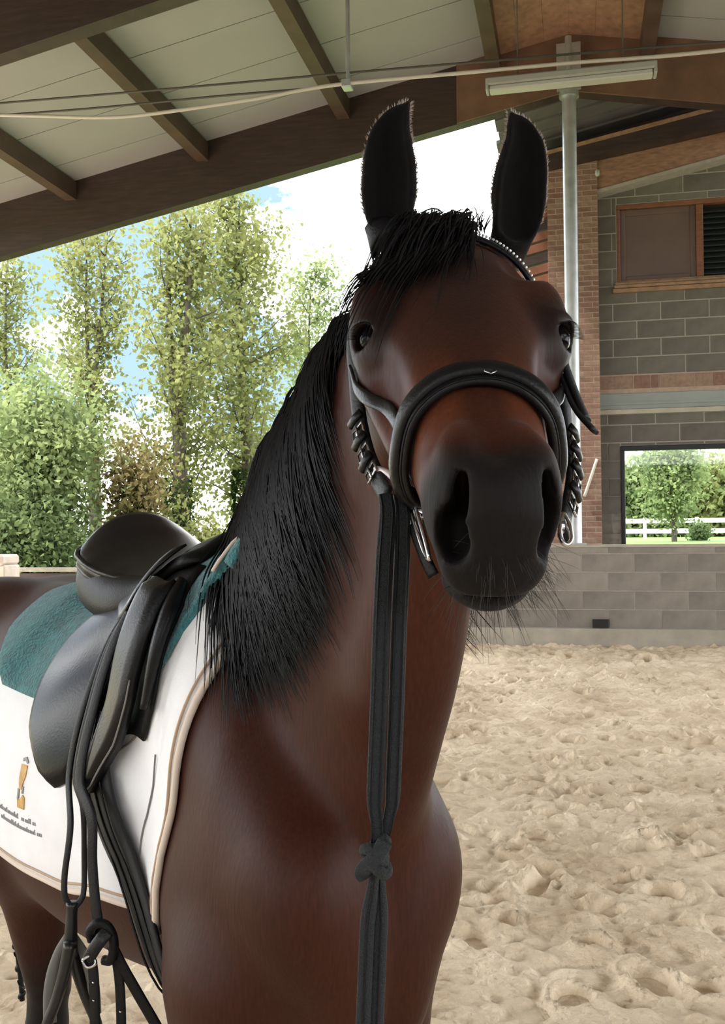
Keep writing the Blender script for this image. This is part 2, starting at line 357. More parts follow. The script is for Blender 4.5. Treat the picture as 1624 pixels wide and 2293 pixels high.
keep_parent(slope_beam('mortar_line', 15.13, 15.4, on_plane(1337, 400, 15.13)[0], 6, t5, t6, m_mortar, None), gb)
keep_parent(slope_beam('verge_batten', 14.86, 14.95, on_plane(1185, 350, 14.86)[0], 6, line((1223, 345), (1624, 239), 14.86), line((1223, 338), (1624, 231), 14.86), m_sill, None), gb)
# roof sheets over the gable
rf = struct(empty('roof_overhang', tuple(hall(14.6, 2, 6)))); tag(rf, 'dark sheet roof overhanging the gable of the building')
v0 = on_plane(1108, 272, 13.9); vz = lambda B: v0[1] + .2 * (B - v0[0]); n_b = 4
for k in range(n_b):
    a0 = 13.9 + (15.5 - 13.9) * k / n_b; a1 = 13.9 + (15.5 - 13.9) * (k + 1) / n_b - .012
    keep_parent(slope_beam('roof_sheet', a0, a1, v0[0] + .04 * (k % 2) - .02 * k, 7, lambda B: vz(B) - .012 * (k % 2), lambda B: vz(B) + .05, m_soffit, None), rf)
    keep_parent(slope_beam('roof_batten', a1 - .03, a1 + .012, v0[0] + .1, 7, lambda B: vz(B) - .035, lambda B: vz(B) - .0, m_soffit, None), rf)
keep_parent(slope_beam('roof_cover', 13.9, 15.5, v0[0] + .1, 7, lambda B: vz(B) + .04, lambda B: vz(B) + .12, m_soffit, None), rf)
keep_parent(slope_beam('gable_infill', 15.43, 15.5, PB0, 7, lambda B: t4(B) - .1, lambda B: vz(B) + .02, m_glulam, None), gb)
# timber slats beside the pillar
sl_ = struct(empty('timber_screen', tuple(hall(15.6, -.8, 6)))); tag(sl_, 'red-brown sloping timber boards beside the brick pillar')
for k in range(10):
    b0 = on_plane(1120, 560, 15.6)[0]; z = on_plane(1200, 660, 15.6)[1] + k * .17
    keep_parent(slope_beam('board', 15.5, 15.7, b0, PB0 + .05, lambda B: z + .22 * (B - PB0), lambda B: z + .13 + .22 * (B - PB0), m_screen if k % 3 else m_glulam, None), sl_)
# --- steel post with its lamp, cables
po = empty('steel_post', tuple(hall(DW + .2, on_plane(1281, 700, DW + .2)[0], 1.4))); tag(po, 'tall galvanised steel post under the roof ridge in front of the brick pillar', 'post')
PBx = on_plane(1281, 700, DW + .2)[0]; zt_ = on_plane(1275, 212, DW + .2)[1]; ztt = on_plane(1275, 82, DW + .2)[1]
keep_parent(auto_smooth(MB().tube([hall(DW + .2, PBx, LW_T), hall(DW + .2, PBx, zt_)], .092, 28).build('shaft', m_zinc)), po)
keep_parent(auto_smooth(MB().tube([hall(DW + .2, PBx, zt_ - .04), hall(DW + .2, PBx, zt_ + .03)], .13, 24).build('collar', m_zinc)), po)
keep_parent(auto_smooth(MB().tube([hall(DW + .2, PBx, zt_), hall(DW + .2, PBx, ztt)], .045, 16).build('upper_tube', m_zinc)), po)
keep_parent(hbox('back_plate', (DW + .36, DW + .4), (PBx - .16, PBx + .16), (on_plane(1275, 200, DW + .36)[1], ztt), m_zinc), po)
keep_parent(hbox('base_plate', (DW + .03, DW + .36), (PBx - .15, PBx + .15), (LW_T + .03, LW_T + .05), m_zinc), po)
DC = 9.5
lp = empty('strip_light', tuple(hall(DC, 0, on_plane(1280, 185, DC)[1]))); tag(lp, 'long grey strip light hanging under the roof ridge', 'lamp')
(b0, z0), (b1, z1) = on_plane(1090, 193, DC), on_plane(1470, 164, DC); zl = (z0 + z1) / 2
keep_parent(hbox('housing', (DC - .08, DC + .08), (b0, b1), (zl - .0, zl + .075), m_fix, bev=.015), lp)
keep_parent(hbox('diffuser', (DC - .065, DC + .065), (b0 + .03, b1 - .03), (zl - .05, zl + .002), m_diff, bev=.02), lp)
for q in (b0 + .01, b1 - .01): keep_parent(hbox('end_cap', (DC - .075, DC + .075), (q - .015, q + .015), (zl - .045, zl + .07), m_fix, bev=.01), lp)
def cable(name, pts, rad, m, label, cat, dep=DC, n_=40, group=None):
    P = spline([(lambda b_, z: hall(dep, b_, z))(*on_plane(a, b, dep)) for a, b in pts], n_); o = MB().tube(P, rad, 7).build(name, m, None, True); return tag(o, label, cat, group)
cable('cable', [(-60, 236), (400, 197), (780, 163), (1100, 136), (1400, 111), (1700, 88)], .012, m_cable, 'thin dark cable stretched across the hall, the topmost of three', 'cable')
cable('cable', [(-60, 262), (200, 243), (480, 216), (682, 199)], .012, m_cable, 'short dark cable sagging between the upper cable and the grey conduit', 'cable', 9.6)
cable('conduit', [(-60, 256), (100, 260), (220, 263), (330, 256), (560, 223), (750, 190), (1070, 160), (1290, 140), (1480, 126), (1700, 104)], .019, m_cond, 'pale grey conduit pipe crossing the hall above the strip light', 'pipe', 9.42, 80)
bq = on_plane(779, 100, DC)[0]; zq = on_plane(779, 196, DC)[1]
hr = empty('hanger_rod', tuple(hall(DC, bq, zq))); tag(hr, 'thin grey steel rod hanging from the roof panels to the conduit', 'rod')
keep_parent(auto_smooth(MB().tube([hall(DC, bq, zq), hall(DC, bq, zb(bq) + GD - .005)], .022, 10).build('rod', m_zinc)), hr); keep_parent(hbox('clip', (DC - .1, DC + .03), (bq - .05, bq + .05), (zq - .03, zq + .05), m_zinc, bev=.008), hr)
for q in (b0 + .3, b1 - .3): keep_parent(MB().tube([hall(DC, q, zl + .07), hall(DC, q, zb(q) + GD - .06)], .006, 6).build('suspension_wire', m_cable, None, True), lp)
# rope on the pillar, little insulator
P = spline([hall(DB - .34, *on_plane(1337, 1028, DB - .34)), hall(DB - .36, *on_plane(1325, 1065, DB - .36)), hall(DB - .34, *on_plane(1309, 1112, DB - .34))], 12); tag(MB().tube(P, .022, 8).build('rope', m_rope, None, True), 'short pale rope slanting across the brick pillar', 'rope')
bi, zi = on_plane(1338, 388, 14.86); ins = MB(); ins.tube([hall(14.84, bi, zi - .05), hall(14.84, bi, zi - .02), hall(14.84, bi, zi + .03), hall(14.84, bi, zi + .05)], [.02, .035, .03, .012], 10); tag(ins.build('insulator', m_diff, None, True), 'small white insulator at the corner of the gable beam', 'insulator')
# --- rail fence and stone post on the left
DFn = 13.6; fb0, fz = on_plane(-40, 1276, DFn); fb1 = on_plane(620, 1262, DFn)[0]
fe = empty('rail_fence', tuple(hall(DFn, (fb0 + fb1) / 2, 0))); tag(fe, 'grey wooden rail fence behind the horse', 'fence')
keep_parent(hbox('top_rail', (DFn - .05, DFn + .05), (fb0, fb1), (fz - .03, fz + .035), m_fence, bev=.01), fe); keep_parent(hbox('middle_rail', (DFn - .03, DFn + .03), (fb0, fb1), (fz - .62, fz - .50), m_fence, bev=.01), fe)
keep_parent(hbox('top_board', (DFn - .02, DFn + .02), (fb0, fb1), (fz - .16, fz - .05), m_glulam, bev=.006), fe)
for q in np.arange(fb0 + .3, fb1, 1.6): keep_parent(hbox('post', (DFn - .045, DFn + .045), (q - .05, q + .05), (-.05, fz - .03), m_fence, bev=.01), fe)
gb0, gz = on_plane(12, 1246, 12.6); g1 = on_plane(28, 1260, 12.6)[0]
sp_ = empty('stone_post', tuple(hall(12.6, g1 - .2, 0))); tag(sp_, 'pale stone gate post beside the rail fence at the photo edge', 'post')
keep_parent(hbox('shaft', (12.4, 12.8), (g1 - .42, g1), (-.05, gz - .12), m_post, bev=.02), sp_); keep_parent(hbox('cap', (12.37, 12.83), (g1 - .45, g1 - .02), (gz - .12, gz + .03), m_post, bev=.05), sp_)
print('place', time.time() - T0)

# ------------------------------------------------------------------ sand and ground
def vnoise(X, Y, sc, seed):
    r = np.random.default_rng(seed); T_ = r.random((257, 257)); x, y = X * sc, Y * sc; i, j = np.floor(x).astype(int), np.floor(y).astype(int); fx, fy = x - i, y - j
    fx = fx * fx * (3 - 2 * fx); fy = fy * fy * (3 - 2 * fy); i &= 255; j &= 255
    return (T_[i, j] * (1 - fx) + T_[i + 1, j] * fx) * (1 - fy) + (T_[i, j + 1] * (1 - fx) + T_[i + 1, j + 1] * fx) * fy
gx = np.arange(-2.6, 5.8, .017); gy = np.arange(1.9, 13.7, .017); X, Y = np.meshgrid(gx, gy, indexing='ij')
def lump(sc, sd): q = vnoise(X + sd, Y + 2 * sd, sc, sd); return 1 - np.abs(2 * q - 1)
Zs = .030 * (vnoise(X + 9, Y + 3, 2.3, 1) - .5) + .020 * (vnoise(X, Y * 1.3, 5.5, 2) - .5) + .040 * (vnoise(X, Y * 1.3, 11, 3) - .5) + .032 * (vnoise(X + 2, Y * 1.2, 19, 4) - .5) + .012 * (vnoise(X + 5, Y, 34, 6) - .5)
hr_ = np.random.default_rng(21)
for k in range(700):            # hoof prints
    cx, cy, rr, dp = hr_.uniform(-2.5, 6), hr_.uniform(2.2, 13), hr_.uniform(.04, .085), hr_.uniform(.025, .06)
    i0, i1 = np.searchsorted(gx, [cx - .35, cx + .35]); j0, j1 = np.searchsorted(gy, [cy - .35, cy + .35])
    q = np.hypot((X[i0:i1, j0:j1] - cx), (Y[i0:i1, j0:j1] - cy) * hr_.uniform(.7, 1.2)) / rr
    Zs[i0:i1, j0:j1] += -dp * np.exp(-q ** 4) + dp * .45 * np.exp(-((q - 1.45) / .35) ** 2)
Am = X * SA[0] + Y * SA[1]; Zs += .10 * sstep(Am, 12.2, 13.05) + .035 * (vnoise(X, Y, 2.0, 8) - .3) * sstep(Am, 11.6, 13.0)
Zs -= .015
ed = np.minimum.reduce([X - gx[0], gx[-1] - X, Y - gy[0], gy[-1] - Y]); Zs *= np.clip(ed / .3, 0, 1); Zs[ed < .02] = -.03
nx, ny = X.shape; V = np.stack([X, Y, Zs], 2).reshape(-1, 3); I = (np.arange(nx - 1)[:, None] * ny + np.arange(ny - 1)[None]).ravel()
F = np.stack([I, I + ny, I + ny + 1, I + 1], 1)
m_sand = bpy.data.materials.new('pale_arena_sand'); n, l = nodes_of(m_sand); b = n['Principled BSDF']; b.inputs['Roughness'].default_value = .95; b.inputs['Specular IOR Level'].default_value = .1
tc = n.new('ShaderNodeTexCoord'); t1_ = n.new('ShaderNodeTexNoise'); t1_.inputs['Scale'].default_value = 1.6; t1_.inputs['Detail'].default_value = 9; t1_.inputs['Roughness'].default_value = .68; l.new(tc.outputs['Object'], t1_.inputs['Vector'])
r_ = n.new('ShaderNodeValToRGB'); r_.color_ramp.elements[0].position = .30; r_.color_ramp.elements[1].position = .68; r_.color_ramp.elements[0].color = (.56, .43, .29, 1); r_.color_ramp.elements[1].color = (.93, .79, .60, 1)
l.new(t1_.outputs['Fac'], r_.inputs['Fac']); l.new(r_.outputs['Color'], b.inputs['Base Color'])
t2_ = n.new('ShaderNodeTexNoise'); t2_.inputs['Scale'].default_value = 30; t2_.inputs['Detail'].default_value = 6; l.new(tc.outputs['Object'], t2_.inputs['Vector'])
bp = n.new('ShaderNodeBump'); bp.inputs['Strength'].default_value = .8; bp.inputs['Distance'].default_value = .022; l.new(t2_.outputs['Fac'], bp.inputs['Height']); l.new(bp.outputs['Normal'], b.inputs['Normal'])
fl = mesh_obj('floor', V, F, m_sand); struct(fl); tag(fl, 'pale trampled sand floor of the riding arena')
m_grass = mat('lawn_grass', (.10, .16, .035), .95, var=.4, vscale=3, bump=.6, bscale=30)
fo = MB().add([hall(-16, -16, -.035), hall(-16, 16, -.035), hall(13.9, 16, -.035), hall(13.9, -16, -.035)], [(0, 1, 2, 3)]).build('floor_outer', m_sand); struct(fo)
gr = MB()
gr.add([hall(13.9, -160, -.06), hall(13.9, -.9, -.06), hall(200, -.9, -.06), hall(200, -160, -.06)], [(0, 1, 2, 3)])
g1_ = gr.build('lawn', m_grass); struct(g1_); tag(g1_, 'green lawn outside the hall')
bk = MB().add([hall(16.5, -.9, -.06), hall(16.5, 90, -.06), hall(22, 90, 1.22), hall(22, -.9, 1.22), hall(200, 90, 1.3), hall(200, -.9, 1.3)], [(0, 1, 2, 3), (3, 2, 4, 5)]).build('bank', m_grass); struct(bk); tag(bk, 'grass bank behind the building')
bo = MB().add([hall(-200, -160, -.08), hall(-200, 160, -.08), hall(16.5, 160, -.08), hall(16.5, -160, -.08)], [(0, 1, 2, 3)]).build('ground', m_grass); struct(bo)
print('ground', time.time() - T0)

# ------------------------------------------------------------------ the horse: a signed field on a grid, meshed as one skin
class Field:
    def __init__(s, xs, ys, zs):
        s.x, s.y, s.z = [np.asarray(q, np.float32) for q in (xs, ys, zs)]
        s.a = np.full((len(xs), len(ys), len(zs)), 0.5, np.float32)
    def sl(s, lo, hi):
        r = []
        for g, l, h in zip((s.x, s.y, s.z), lo, hi):
            i = max(int(np.searchsorted(g, l)) - 1, 0); j = min(int(np.searchsorted(g, h)) + 1, len(g)); r.append(slice(i, max(j, i + 1)))
        return tuple(r)
    def pts(s, sl): return s.x[sl[0]][:, None, None], s.y[sl[1]][None, :, None], s.z[sl[2]][None, None, :]
    def add(s, fn, lo, hi, k):
        sl = s.sl(np.asarray(lo) - 2 * k - .03, np.asarray(hi) + 2 * k + .03); d = fn(*s.pts(sl)).astype(np.float32); a = s.a[sl]
        h = np.clip(0.5 + 0.5 * (a - d) / k, 0, 1); s.a[sl] = a + (d - a) * h - k * h * (1 - h)
    def cut(s, fn, lo, hi, k):
        sl = s.sl(np.asarray(lo) - 2 * k - .01, np.asarray(hi) + 2 * k + .01); d = -fn(*s.pts(sl)).astype(np.float32); a = s.a[sl]
        h = np.clip(0.5 - 0.5 * (a - d) / k, 0, 1); s.a[sl] = a + (d - a) * h + k * h * (1 - h)
    def at(s, P):
        P = np.asarray(P, float).reshape(-1, 3); I = []; F = []
        for c, g in enumerate((s.x, s.y, s.z)):
            i = np.clip(np.searchsorted(g, P[:, c]) - 1, 0, len(g) - 2); I.append(i); F.append(np.clip((P[:, c] - g[i]) / (g[i + 1] - g[i]), 0, 1))
        r = 0
        for dx in (0, 1):
            for dy in (0, 1):
                for dz in (0, 1):
                    w = (F[0] if dx else 1 - F[0]) * (F[1] if dy else 1 - F[1]) * (F[2] if dz else 1 - F[2])
                    r = r + w * s.a[I[0] + dx, I[1] + dy, I[2] + dz]
        return r
    def hit(s, o, d, far=0.6, near=0.0, n=160):
        """distance from inside point o along unit d to the LAST skin crossing before far"""
        o = np.asarray(o, float); d = np.asarray(d, float); t = np.linspace(near, far, n)
        v = s.at(o[None] + t[:, None] * d[None]); c = np.where((v[:-1] < 0) & (v[1:] >= 0))[0]
        if len(c) == 0: return near
        i = c[0]; return t[i] + (t[1] - t[0]) * v[i] / (v[i] - v[i + 1])
    def mesh(s):
        a = s.a; X, Y, Z = s.x, s.y, s.z; neg = a < 0
        cnt = np.zeros((a.shape[0] - 1, a.shape[1] - 1, a.shape[2] - 1), np.int8)
        for dx in (0, 1):
            for dy in (0, 1):
                for dz in (0, 1):
                    cnt += neg[dx:a.shape[0] - 1 + dx, dy:a.shape[1] - 1 + dy, dz:a.shape[2] - 1 + dz]
        act = (cnt > 0) & (cnt < 8); I, J, K = np.nonzero(act); N = len(I)
        vid = np.full(act.shape, -1, np.int32); vid[I, J, K] = np.arange(N)
        acc = np.zeros((N, 3)); m = np.zeros(N)
        cor = [(0, 0, 0), (1, 0, 0), (0, 1, 0), (1, 1, 0), (0, 0, 1), (1, 0, 1), (0, 1, 1), (1, 1, 1)]
        cv = [a[I + c[0], J + c[1], K + c[2]] for c in cor]
        cp = [np.stack([X[I + c[0]], Y[J + c[1]], Z[K + c[2]]], 1).astype(float) for c in cor]
        for p in range(8):
            for q in range(p + 1, 8):
                if sum(abs(cor[p][k] - cor[q][k]) for k in range(3)) != 1: continue
                x = (cv[p] < 0) != (cv[q] < 0); t = np.where(x, cv[p] / (cv[p] - cv[q] + 1e-12), 0)[:, None]
                acc += np.where(x[:, None], cp[p] + t * (cp[q] - cp[p]), 0); m += x
        V = acc / m[:, None]; F = []
        for ax in range(3):
            n1 = [slice(1, -1)] * 3; n1[ax] = slice(0, -1); n2 = [slice(1, -1)] * 3; n2[ax] = slice(1, None)
            s0, s1 = neg[tuple(n1)], neg[tuple(n2)]; b1, b2 = [(1, 2), (2, 0), (0, 1)][ax]
            for sg in (0, 1):
                E = np.array(np.nonzero((s0 & ~s1) if sg else (~s0 & s1))).T
                E[:, b1] += 1; E[:, b2] += 1
                def cell(o1, o2):
                    c = E.copy(); c[:, b1] += o1; c[:, b2] += o2; return vid[c[:, 0], c[:, 1], c[:, 2]]
                q = np.stack([cell(-1, -1), cell(0, -1), cell(0, 0), cell(-1, 0)], 1); F.append(q if sg else q[:, ::-1])
        F = np.concatenate(F); F = F[(F >= 0).all(1)]
        for it in range(2):      # light relaxing
            acc = np.zeros_like(V); c = np.zeros(N)
            for k in range(4):
                np.add.at(acc, F[:, k], V[F[:, (k + 1) % 4]] + V[F[:, (k + 3) % 4]]); np.add.at(c, F[:, k], 2)
            V = V * 0.4 + 0.6 * acc / np.maximum(c, 1)[:, None]
        return V, F
def grid_axis(parts):
    g = []
    for lo, hi, st in parts: g += list(np.linspace(lo, hi, max(int(round((hi - lo) / st)), 1), endpoint=False))
    return np.array(g + [parts[-1][1]])
G_F, G_C = 0.0036, 0.012
FLD = Field(grid_axis([(-1.5, -.05, G_C), (-.05, .27, G_F), (.27, .55, G_C)]),
            grid_axis([(.66, 1.24, G_F), (1.24, 1.45, .008), (1.45, 3.2, G_C)]),
            grid_axis([(-.02, 1.0, G_C), (1.0, 1.46, .009), (1.46, 2.09, G_F)]))

# body frame: s forward from the withers, r towards the horse's right, z up; the spine bends a little in front
WX, WY = -.19, 1.66
FB = np.array([.611, -.791]); FB /= np.linalg.norm(FB); RB = np.array([FB[1], -FB[0]])
BEND = 0.16
def body(s, r, z):
    r = r + BEND * np.maximum(s, 0)
    return np.array([WX + FB[0] * s + RB[0] * r, WY + FB[1] * s + RB[1] * r, z])
def to_body(X, Y):
    s = (X - WX) * FB[0] + (Y - WY) * FB[1]; r = (X - WX) * RB[0] + (Y - WY) * RB[1]
    return s, r - BEND * np.maximum(s, 0)
# head frame: u from the poll to the nose, v out of the forehead, w to the horse's left
HO = at(1000, 530, 1.13); HN = at(1116, 1020, .77)
HU = (HN - HO) / np.linalg.norm(HN - HO); HW = np.cross([0, 0, 1.0], HU); HW /= np.linalg.norm(HW)
HV = np.cross(HU, HW); HV = HV if HV[2] > 0 else -HV
HW = HW if HW[0] > 0 else -HW
def head(u, v, w): return HO + HU * u + HV * v + HW * w
def to_head(p):
    d = np.asarray(p, float) - HO; return np.array([d @ HU, d @ HV, d @ HW])
def hcoord(X, Y, Z):
    X = X - HO[0]; Y = Y - HO[1]; Z = Z - HO[2]
    return [X * q[0] + Y * q[1] + Z * q[2] for q in (HU, HV, HW)]
def ellip(c, rad, ax):
    c = np.asarray(c, float); ax = np.asarray(ax, float)
    def fn(X, Y, Z):
        q = [(X - c[0]) * ax[i][0] + (Y - c[1]) * ax[i][1] + (Z - c[2]) * ax[i][2] for i in range(3)]
        k0 = np.sqrt(sum((q[i] / rad[i]) ** 2 for i in range(3))); k1 = np.sqrt(sum((q[i] / rad[i] ** 2) ** 2 for i in range(3)))
        return k0 * (k0 - 1) / (k1 + 1e-6)
    m = max(rad); return fn, c - m, c + m
def cone(a, b, ra, rb, n=None, sc=1.0):
    """round cone; n, sc: squeeze along n by 1/sc"""
    a = np.asarray(a, float); b = np.asarray(b, float); n = None if n is None else np.asarray(n, float) / np.linalg.norm(n)
    ab = b - a
    if n is not None: ab = ab + (sc - 1) * (ab @ n) * n
    L2 = ab @ ab
    def fn(X, Y, Z):
        x, y, z = X - a[0], Y - a[1], Z - a[2]
        if n is not None:
            d = (sc - 1) * (x * n[0] + y * n[1] + z * n[2]); x = x + d * n[0]; y = y + d * n[1]; z = z + d * n[2]
        t = np.clip((x * ab[0] + y * ab[1] + z * ab[2]) / L2, 0, 1)
        d = np.sqrt((x - t * ab[0]) ** 2 + (y - t * ab[1]) ** 2 + (z - t * ab[2]) ** 2) - (ra + (rb - ra) * t)
        return d / (0.5 + 0.5 * sc)
    m = max(ra, rb); return fn, np.minimum(a, b) - m, np.maximum(a, b) + m
def fadd(p, k): FLD.add(*p, k)
def fcut(p, k): FLD.cut(*p, k)
def smooth_interp(x, xs, ys):
    """cubic Hermite through the section table"""
    xs = np.asarray(xs, float); ys = np.asarray(ys, float)
    m = np.gradient(ys, xs); x = np.clip(x, xs[0], xs[-1]); i = np.clip(np.searchsorted(xs, x) - 1, 0, len(xs) - 2)
    h = xs[i + 1] - xs[i]; t = (x - xs[i]) / h
    return ys[i] * (1 + 2 * t) * (1 - t) ** 2 + h * m[i] * t * (1 - t) ** 2 + ys[i + 1] * t * t * (3 - 2 * t) + h * m[i + 1] * t * t * (t - 1)

# --- trunk
TS = [-1.32, -1.15, -1.0, -.85, -.7, -.5, -.3, -.15, 0, .1, .24]
T_TOP = [1.30, 1.395, 1.435, 1.44, 1.43, 1.42, 1.425, 1.455, 1.49, 1.47, 1.38]
T_BOT = [1.06, .94, .88, .85, .815, .775, .765, .775, .80, .84, .93]
T_HW = [.15, .215, .245, .26, .275, .28, .265, .24, .21, .185, .15]
def trunk(X, Y, Z):
    s, r = to_body(X, Y); sc = np.clip(s, TS[0], TS[-1])
    top, bot, hw = [smooth_interp(sc, TS, q) for q in (T_TOP, T_BOT, T_HW)]
    zc = bot + (top - bot) * .46; ht = top - zc; hb = zc - bot
    q = (Z - zc); qn = np.where(q > 0, q / ht, q / hb)
    hw2 = hw * (1 - .20 * np.clip(qn, 0, 1.2) ** 2)
    f = (np.abs(r / hw2) ** 2.2 + np.abs(qn) ** 2.2) ** (1 / 2.2)
    d = (f - 1) * hw2 * .9; e = np.maximum(np.abs(s - sc), 0)
    return np.where(e > 0, np.sqrt(np.maximum(d, 0) ** 2 + e ** 2) + np.minimum(d, 0) * 0, d)
FLD.add(trunk, (-1.35, 1.2, .75), (.3, 2.95, 1.58), .02)
Bx = np.array([[FB[0], FB[1], 0], [RB[0], RB[1], 0], [0, 0, 1]])
fadd(cone(body(-.08, 0, 1.425), body(.12, 0, 1.405), .065, .085), .09)            # withers
fadd(ellip(body(.25, 0, 1.06), (.18, .14, .22), Bx), .07)                        # chest
for sd in (1, -1):
    fadd(cone(body(.03, sd * .09, 1.355), body(.33, sd * .088 + .006, 1.10), .115, .112, body(0, 1, 0) - body(0, 0, 0), 1.35), .06)   # shoulder blade
    fadd(ellip(body(.375, sd * .078 + .008, 1.055), (.072, .065, .10), Bx), .05)                                              # point of the shoulder
    fadd(ellip(body(.21, sd * .125, 1.00), (.15, .08, .17), Bx), .05)                                                # upper arm
    fadd(ellip(body(.40, sd * .045, .985), (.055, .05, .12), Bx), .035)                                               # breast muscle
    kx = 0.03 if sd > 0 else -.02
    fadd(cone(body(.22 + kx, sd * .125, .93), body(.25 + kx, sd * .135, .52), .105, .052), .06)                           # forearm
    fadd(ellip(body(.252 + kx, sd * .135, .49), (.048, .044, .055), Bx), .02)
    fadd(cone(body(.25 + kx, sd * .135, .47), body(.255 + kx, sd * .135, .2), .036, .030), .02)
    fadd(ellip(body(.257 + kx, sd * .135, .18), (.04, .038, .042), Bx), .015)
    fadd(cone(body(.26 + kx, sd * .135, .16), body(.30 + kx, sd * .135, .08), .032, .036), .015)
    fadd(cone(body(.305 + kx, sd * .135, .065), body(.325 + kx, sd * .135, .02), .048, .06), .01)
    # hind quarter and leg
    hx = 0.43 if sd > 0 else -.30
    fadd(ellip(body(-1.05, sd * .11, 1.20), (.26, .16, .24), Bx), .08)
    fadd(cone(body(-.98, sd * .15, 1.12), body(-.86 + hx * .6, sd * .175, .93), .17, .10), .06)
    fadd(cone(body(-.87 + hx * .6, sd * .165, .93), body(-1.06 + hx, sd * .115, .60), .088, .045), .05)
    fadd(cone(body(-1.00 + hx * .7, sd * .13, .92), body(-1.115 + hx, sd * .115, .575), .06, .026), .04)                     # hamstring to the point of the hock
    fadd(ellip(body(-1.075 + hx, sd * .115, .535), (.052, .042, .065), Bx), .02)
    fadd(cone(body(-1.07 + hx, sd * .115, .52), body(-1.045 + hx, sd * .115, .2), .038, .032), .02)
    fadd(ellip(body(-1.045 + hx, sd * .115, .18), (.042, .04, .043), Bx), .015)
    fadd(cone(body(-1.04 + hx, sd * .115, .16), body(-1.0 + hx, sd * .115, .08), .033, .037), .015)
    fadd(cone(body(-.995 + hx, sd * .115, .065), body(-.975 + hx, sd * .115, .02), .048, .06), .01)
# --- neck
NK = [(np.array([.085, 1.195, 1.765]), .115, .068), (np.array([.062, 1.245, 1.69]), .145, .070), (np.array([.008, 1.335, 1.565]), .195, .070),
      (np.array([-.035, 1.40, 1.43]), .235, .086), (np.array([-.06, 1.44, 1.31]), .25, .11)]
NL = np.array([.86, .51, 0])
for (p, a, b), (p2, a2, b2) in zip(NK[:-1], NK[1:]):
    sc = (a / b + a2 / b2) / 2
    fadd(cone(p, p2, a, a2, NL, sc), .05)
fadd(cone(np.array([.085, 1.16, 1.60]), np.array([.035, 1.225, 1.36]), .042, .05), .05)        # windpipe line
CREST = [np.array([.095, 1.21, 1.885]), np.array([.05, 1.32, 1.855]), np.array([-.02, 1.44, 1.765]), np.array([-.10, 1.55, 1.655]), body(.02, 0, 1.49)]
for p, q in zip(CREST[:-1], CREST[1:]): fadd(cone(p, q, .028, .03), .05)
# --- head
HS = [-.07, -.02, .03, .08, .13, .18, .23, .28, .33, .38, .43, .47, .495]
H_TOP = [-.045, -.012, .0, .008, .010, .008, .004, .001, -.002, -.004, -.006, -.012, -.028]
H_MID = [-.10, -.085, -.085, -.085, -.085, -.085, -.082, -.078, -.072, -.068, -.065, -.062, -.065]
H_BOT = [-.18, -.205, -.235, -.255, -.258, -.245, -.215, -.180, -.158, -.145, -.138, -.130, -.115]
H_HW = [.066, .082, .096, .103, .104, .099, .091, .081, .070, .0605, .054, .049, .042]
def head_loft(X, Y, Z):
    u, v, w = hcoord(X, Y, Z); uc = np.clip(u, HS[0], HS[-1])
    top, mid, bot, hw = [smooth_interp(uc, HS, q) for q in (H_TOP, H_MID, H_BOT, H_HW)]
    q = v - mid; qn = np.where(q > 0, q / (top - mid), q / (mid - bot))
    n = np.where(q > 0, 2.35, 2.1); hw2 = np.where(q > 0, hw, hw * (1 - .30 * np.clip(-qn, 0, 1.2) ** 1.5))
    f = (np.abs(w / hw2) ** n + np.abs(qn) ** n) ** (1 / n); d = (f - 1) * np.minimum(hw2, top - mid) * .95
    e = np.abs(u - uc)
    return np.where(e > 0, np.sqrt(np.maximum(d, 0) ** 2 + e ** 2) - .0, d)
HAX = np.array([HU, HV, HW])
hlo = np.min([head(u, v, w) for u in (-.1, .52) for v in (-.27, .03) for w in (-.12, .12)], 0); hhi = np.max([head(u, v, w) for u in (-.1, .52) for v in (-.27, .03) for w in (-.12, .12)], 0)
FLD.add(head_loft, hlo, hhi, .03)
def hell(u, v, w, ru, rv, rw, tilt=0, yaw=0):
    """ellipsoid in the head frame; tilt turns it in the u-v plane, yaw in the u-w plane"""
    ax = HAX; c, s_ = math.cos(tilt), math.sin(tilt); ax = np.array([c * ax[0] + s_ * ax[1], -s_ * ax[0] + c * ax[1], ax[2]])
    c, s_ = math.cos(yaw), math.sin(yaw); ax = np.array([c * ax[0] + s_ * ax[2], ax[1], -s_ * ax[0] + c * ax[2]])
    return ellip(head(u, v, w), (ru, rv, rw), ax)
EYES = {}; EYE_AX = {}
for sd in (1, -1):
    fadd(hell(.130, -.034, sd * .083 + (.006 if sd > 0 else 0), .052, .026, .028, -.12), .028)        # brow
    fadd(hell(.168, -.056, sd * .088 + (.006 if sd > 0 else 0), .042, .032, .022), .02)               # orbit
    fadd(hell(.14, -.165, sd * .070, .095, .075, .034), .03)                # cheek
    fadd(cone(head(.205, -.085, sd * .088), head(.31, -.088, sd * .070), .012, .008), .022)   # facial crest
    fcut(hell(.075, -.004, sd * .078, .026, .012, .014), .02)              # hollow above the eye
    fcut(hell(.30, -.045, sd * .088, .07, .022, .018), .03)                 # hollow beside the nasal bone
    fadd(hell(.448, -.050, sd * .0385 + (0 if sd > 0 else .004), .040, .046, .018, .1, -sd * .12), .014)     # wing of the nostril
    fadd(hell(.435, -.012, sd * .026, .035, .014, .014), .015)              # false nostril
fadd(hell(.478, -.055, 0, .030, .052, .040), .02)                           # nose end
fadd(hell(.485, -.090, 0, .026, .030, .040), .016)                          # upper lip
fadd(hell(.462, -.122, 0, .034, .022, .039), .014)                          # lower lip
fadd(hell(.428, -.142, 0, .032, .018, .028), .016)                          # chin
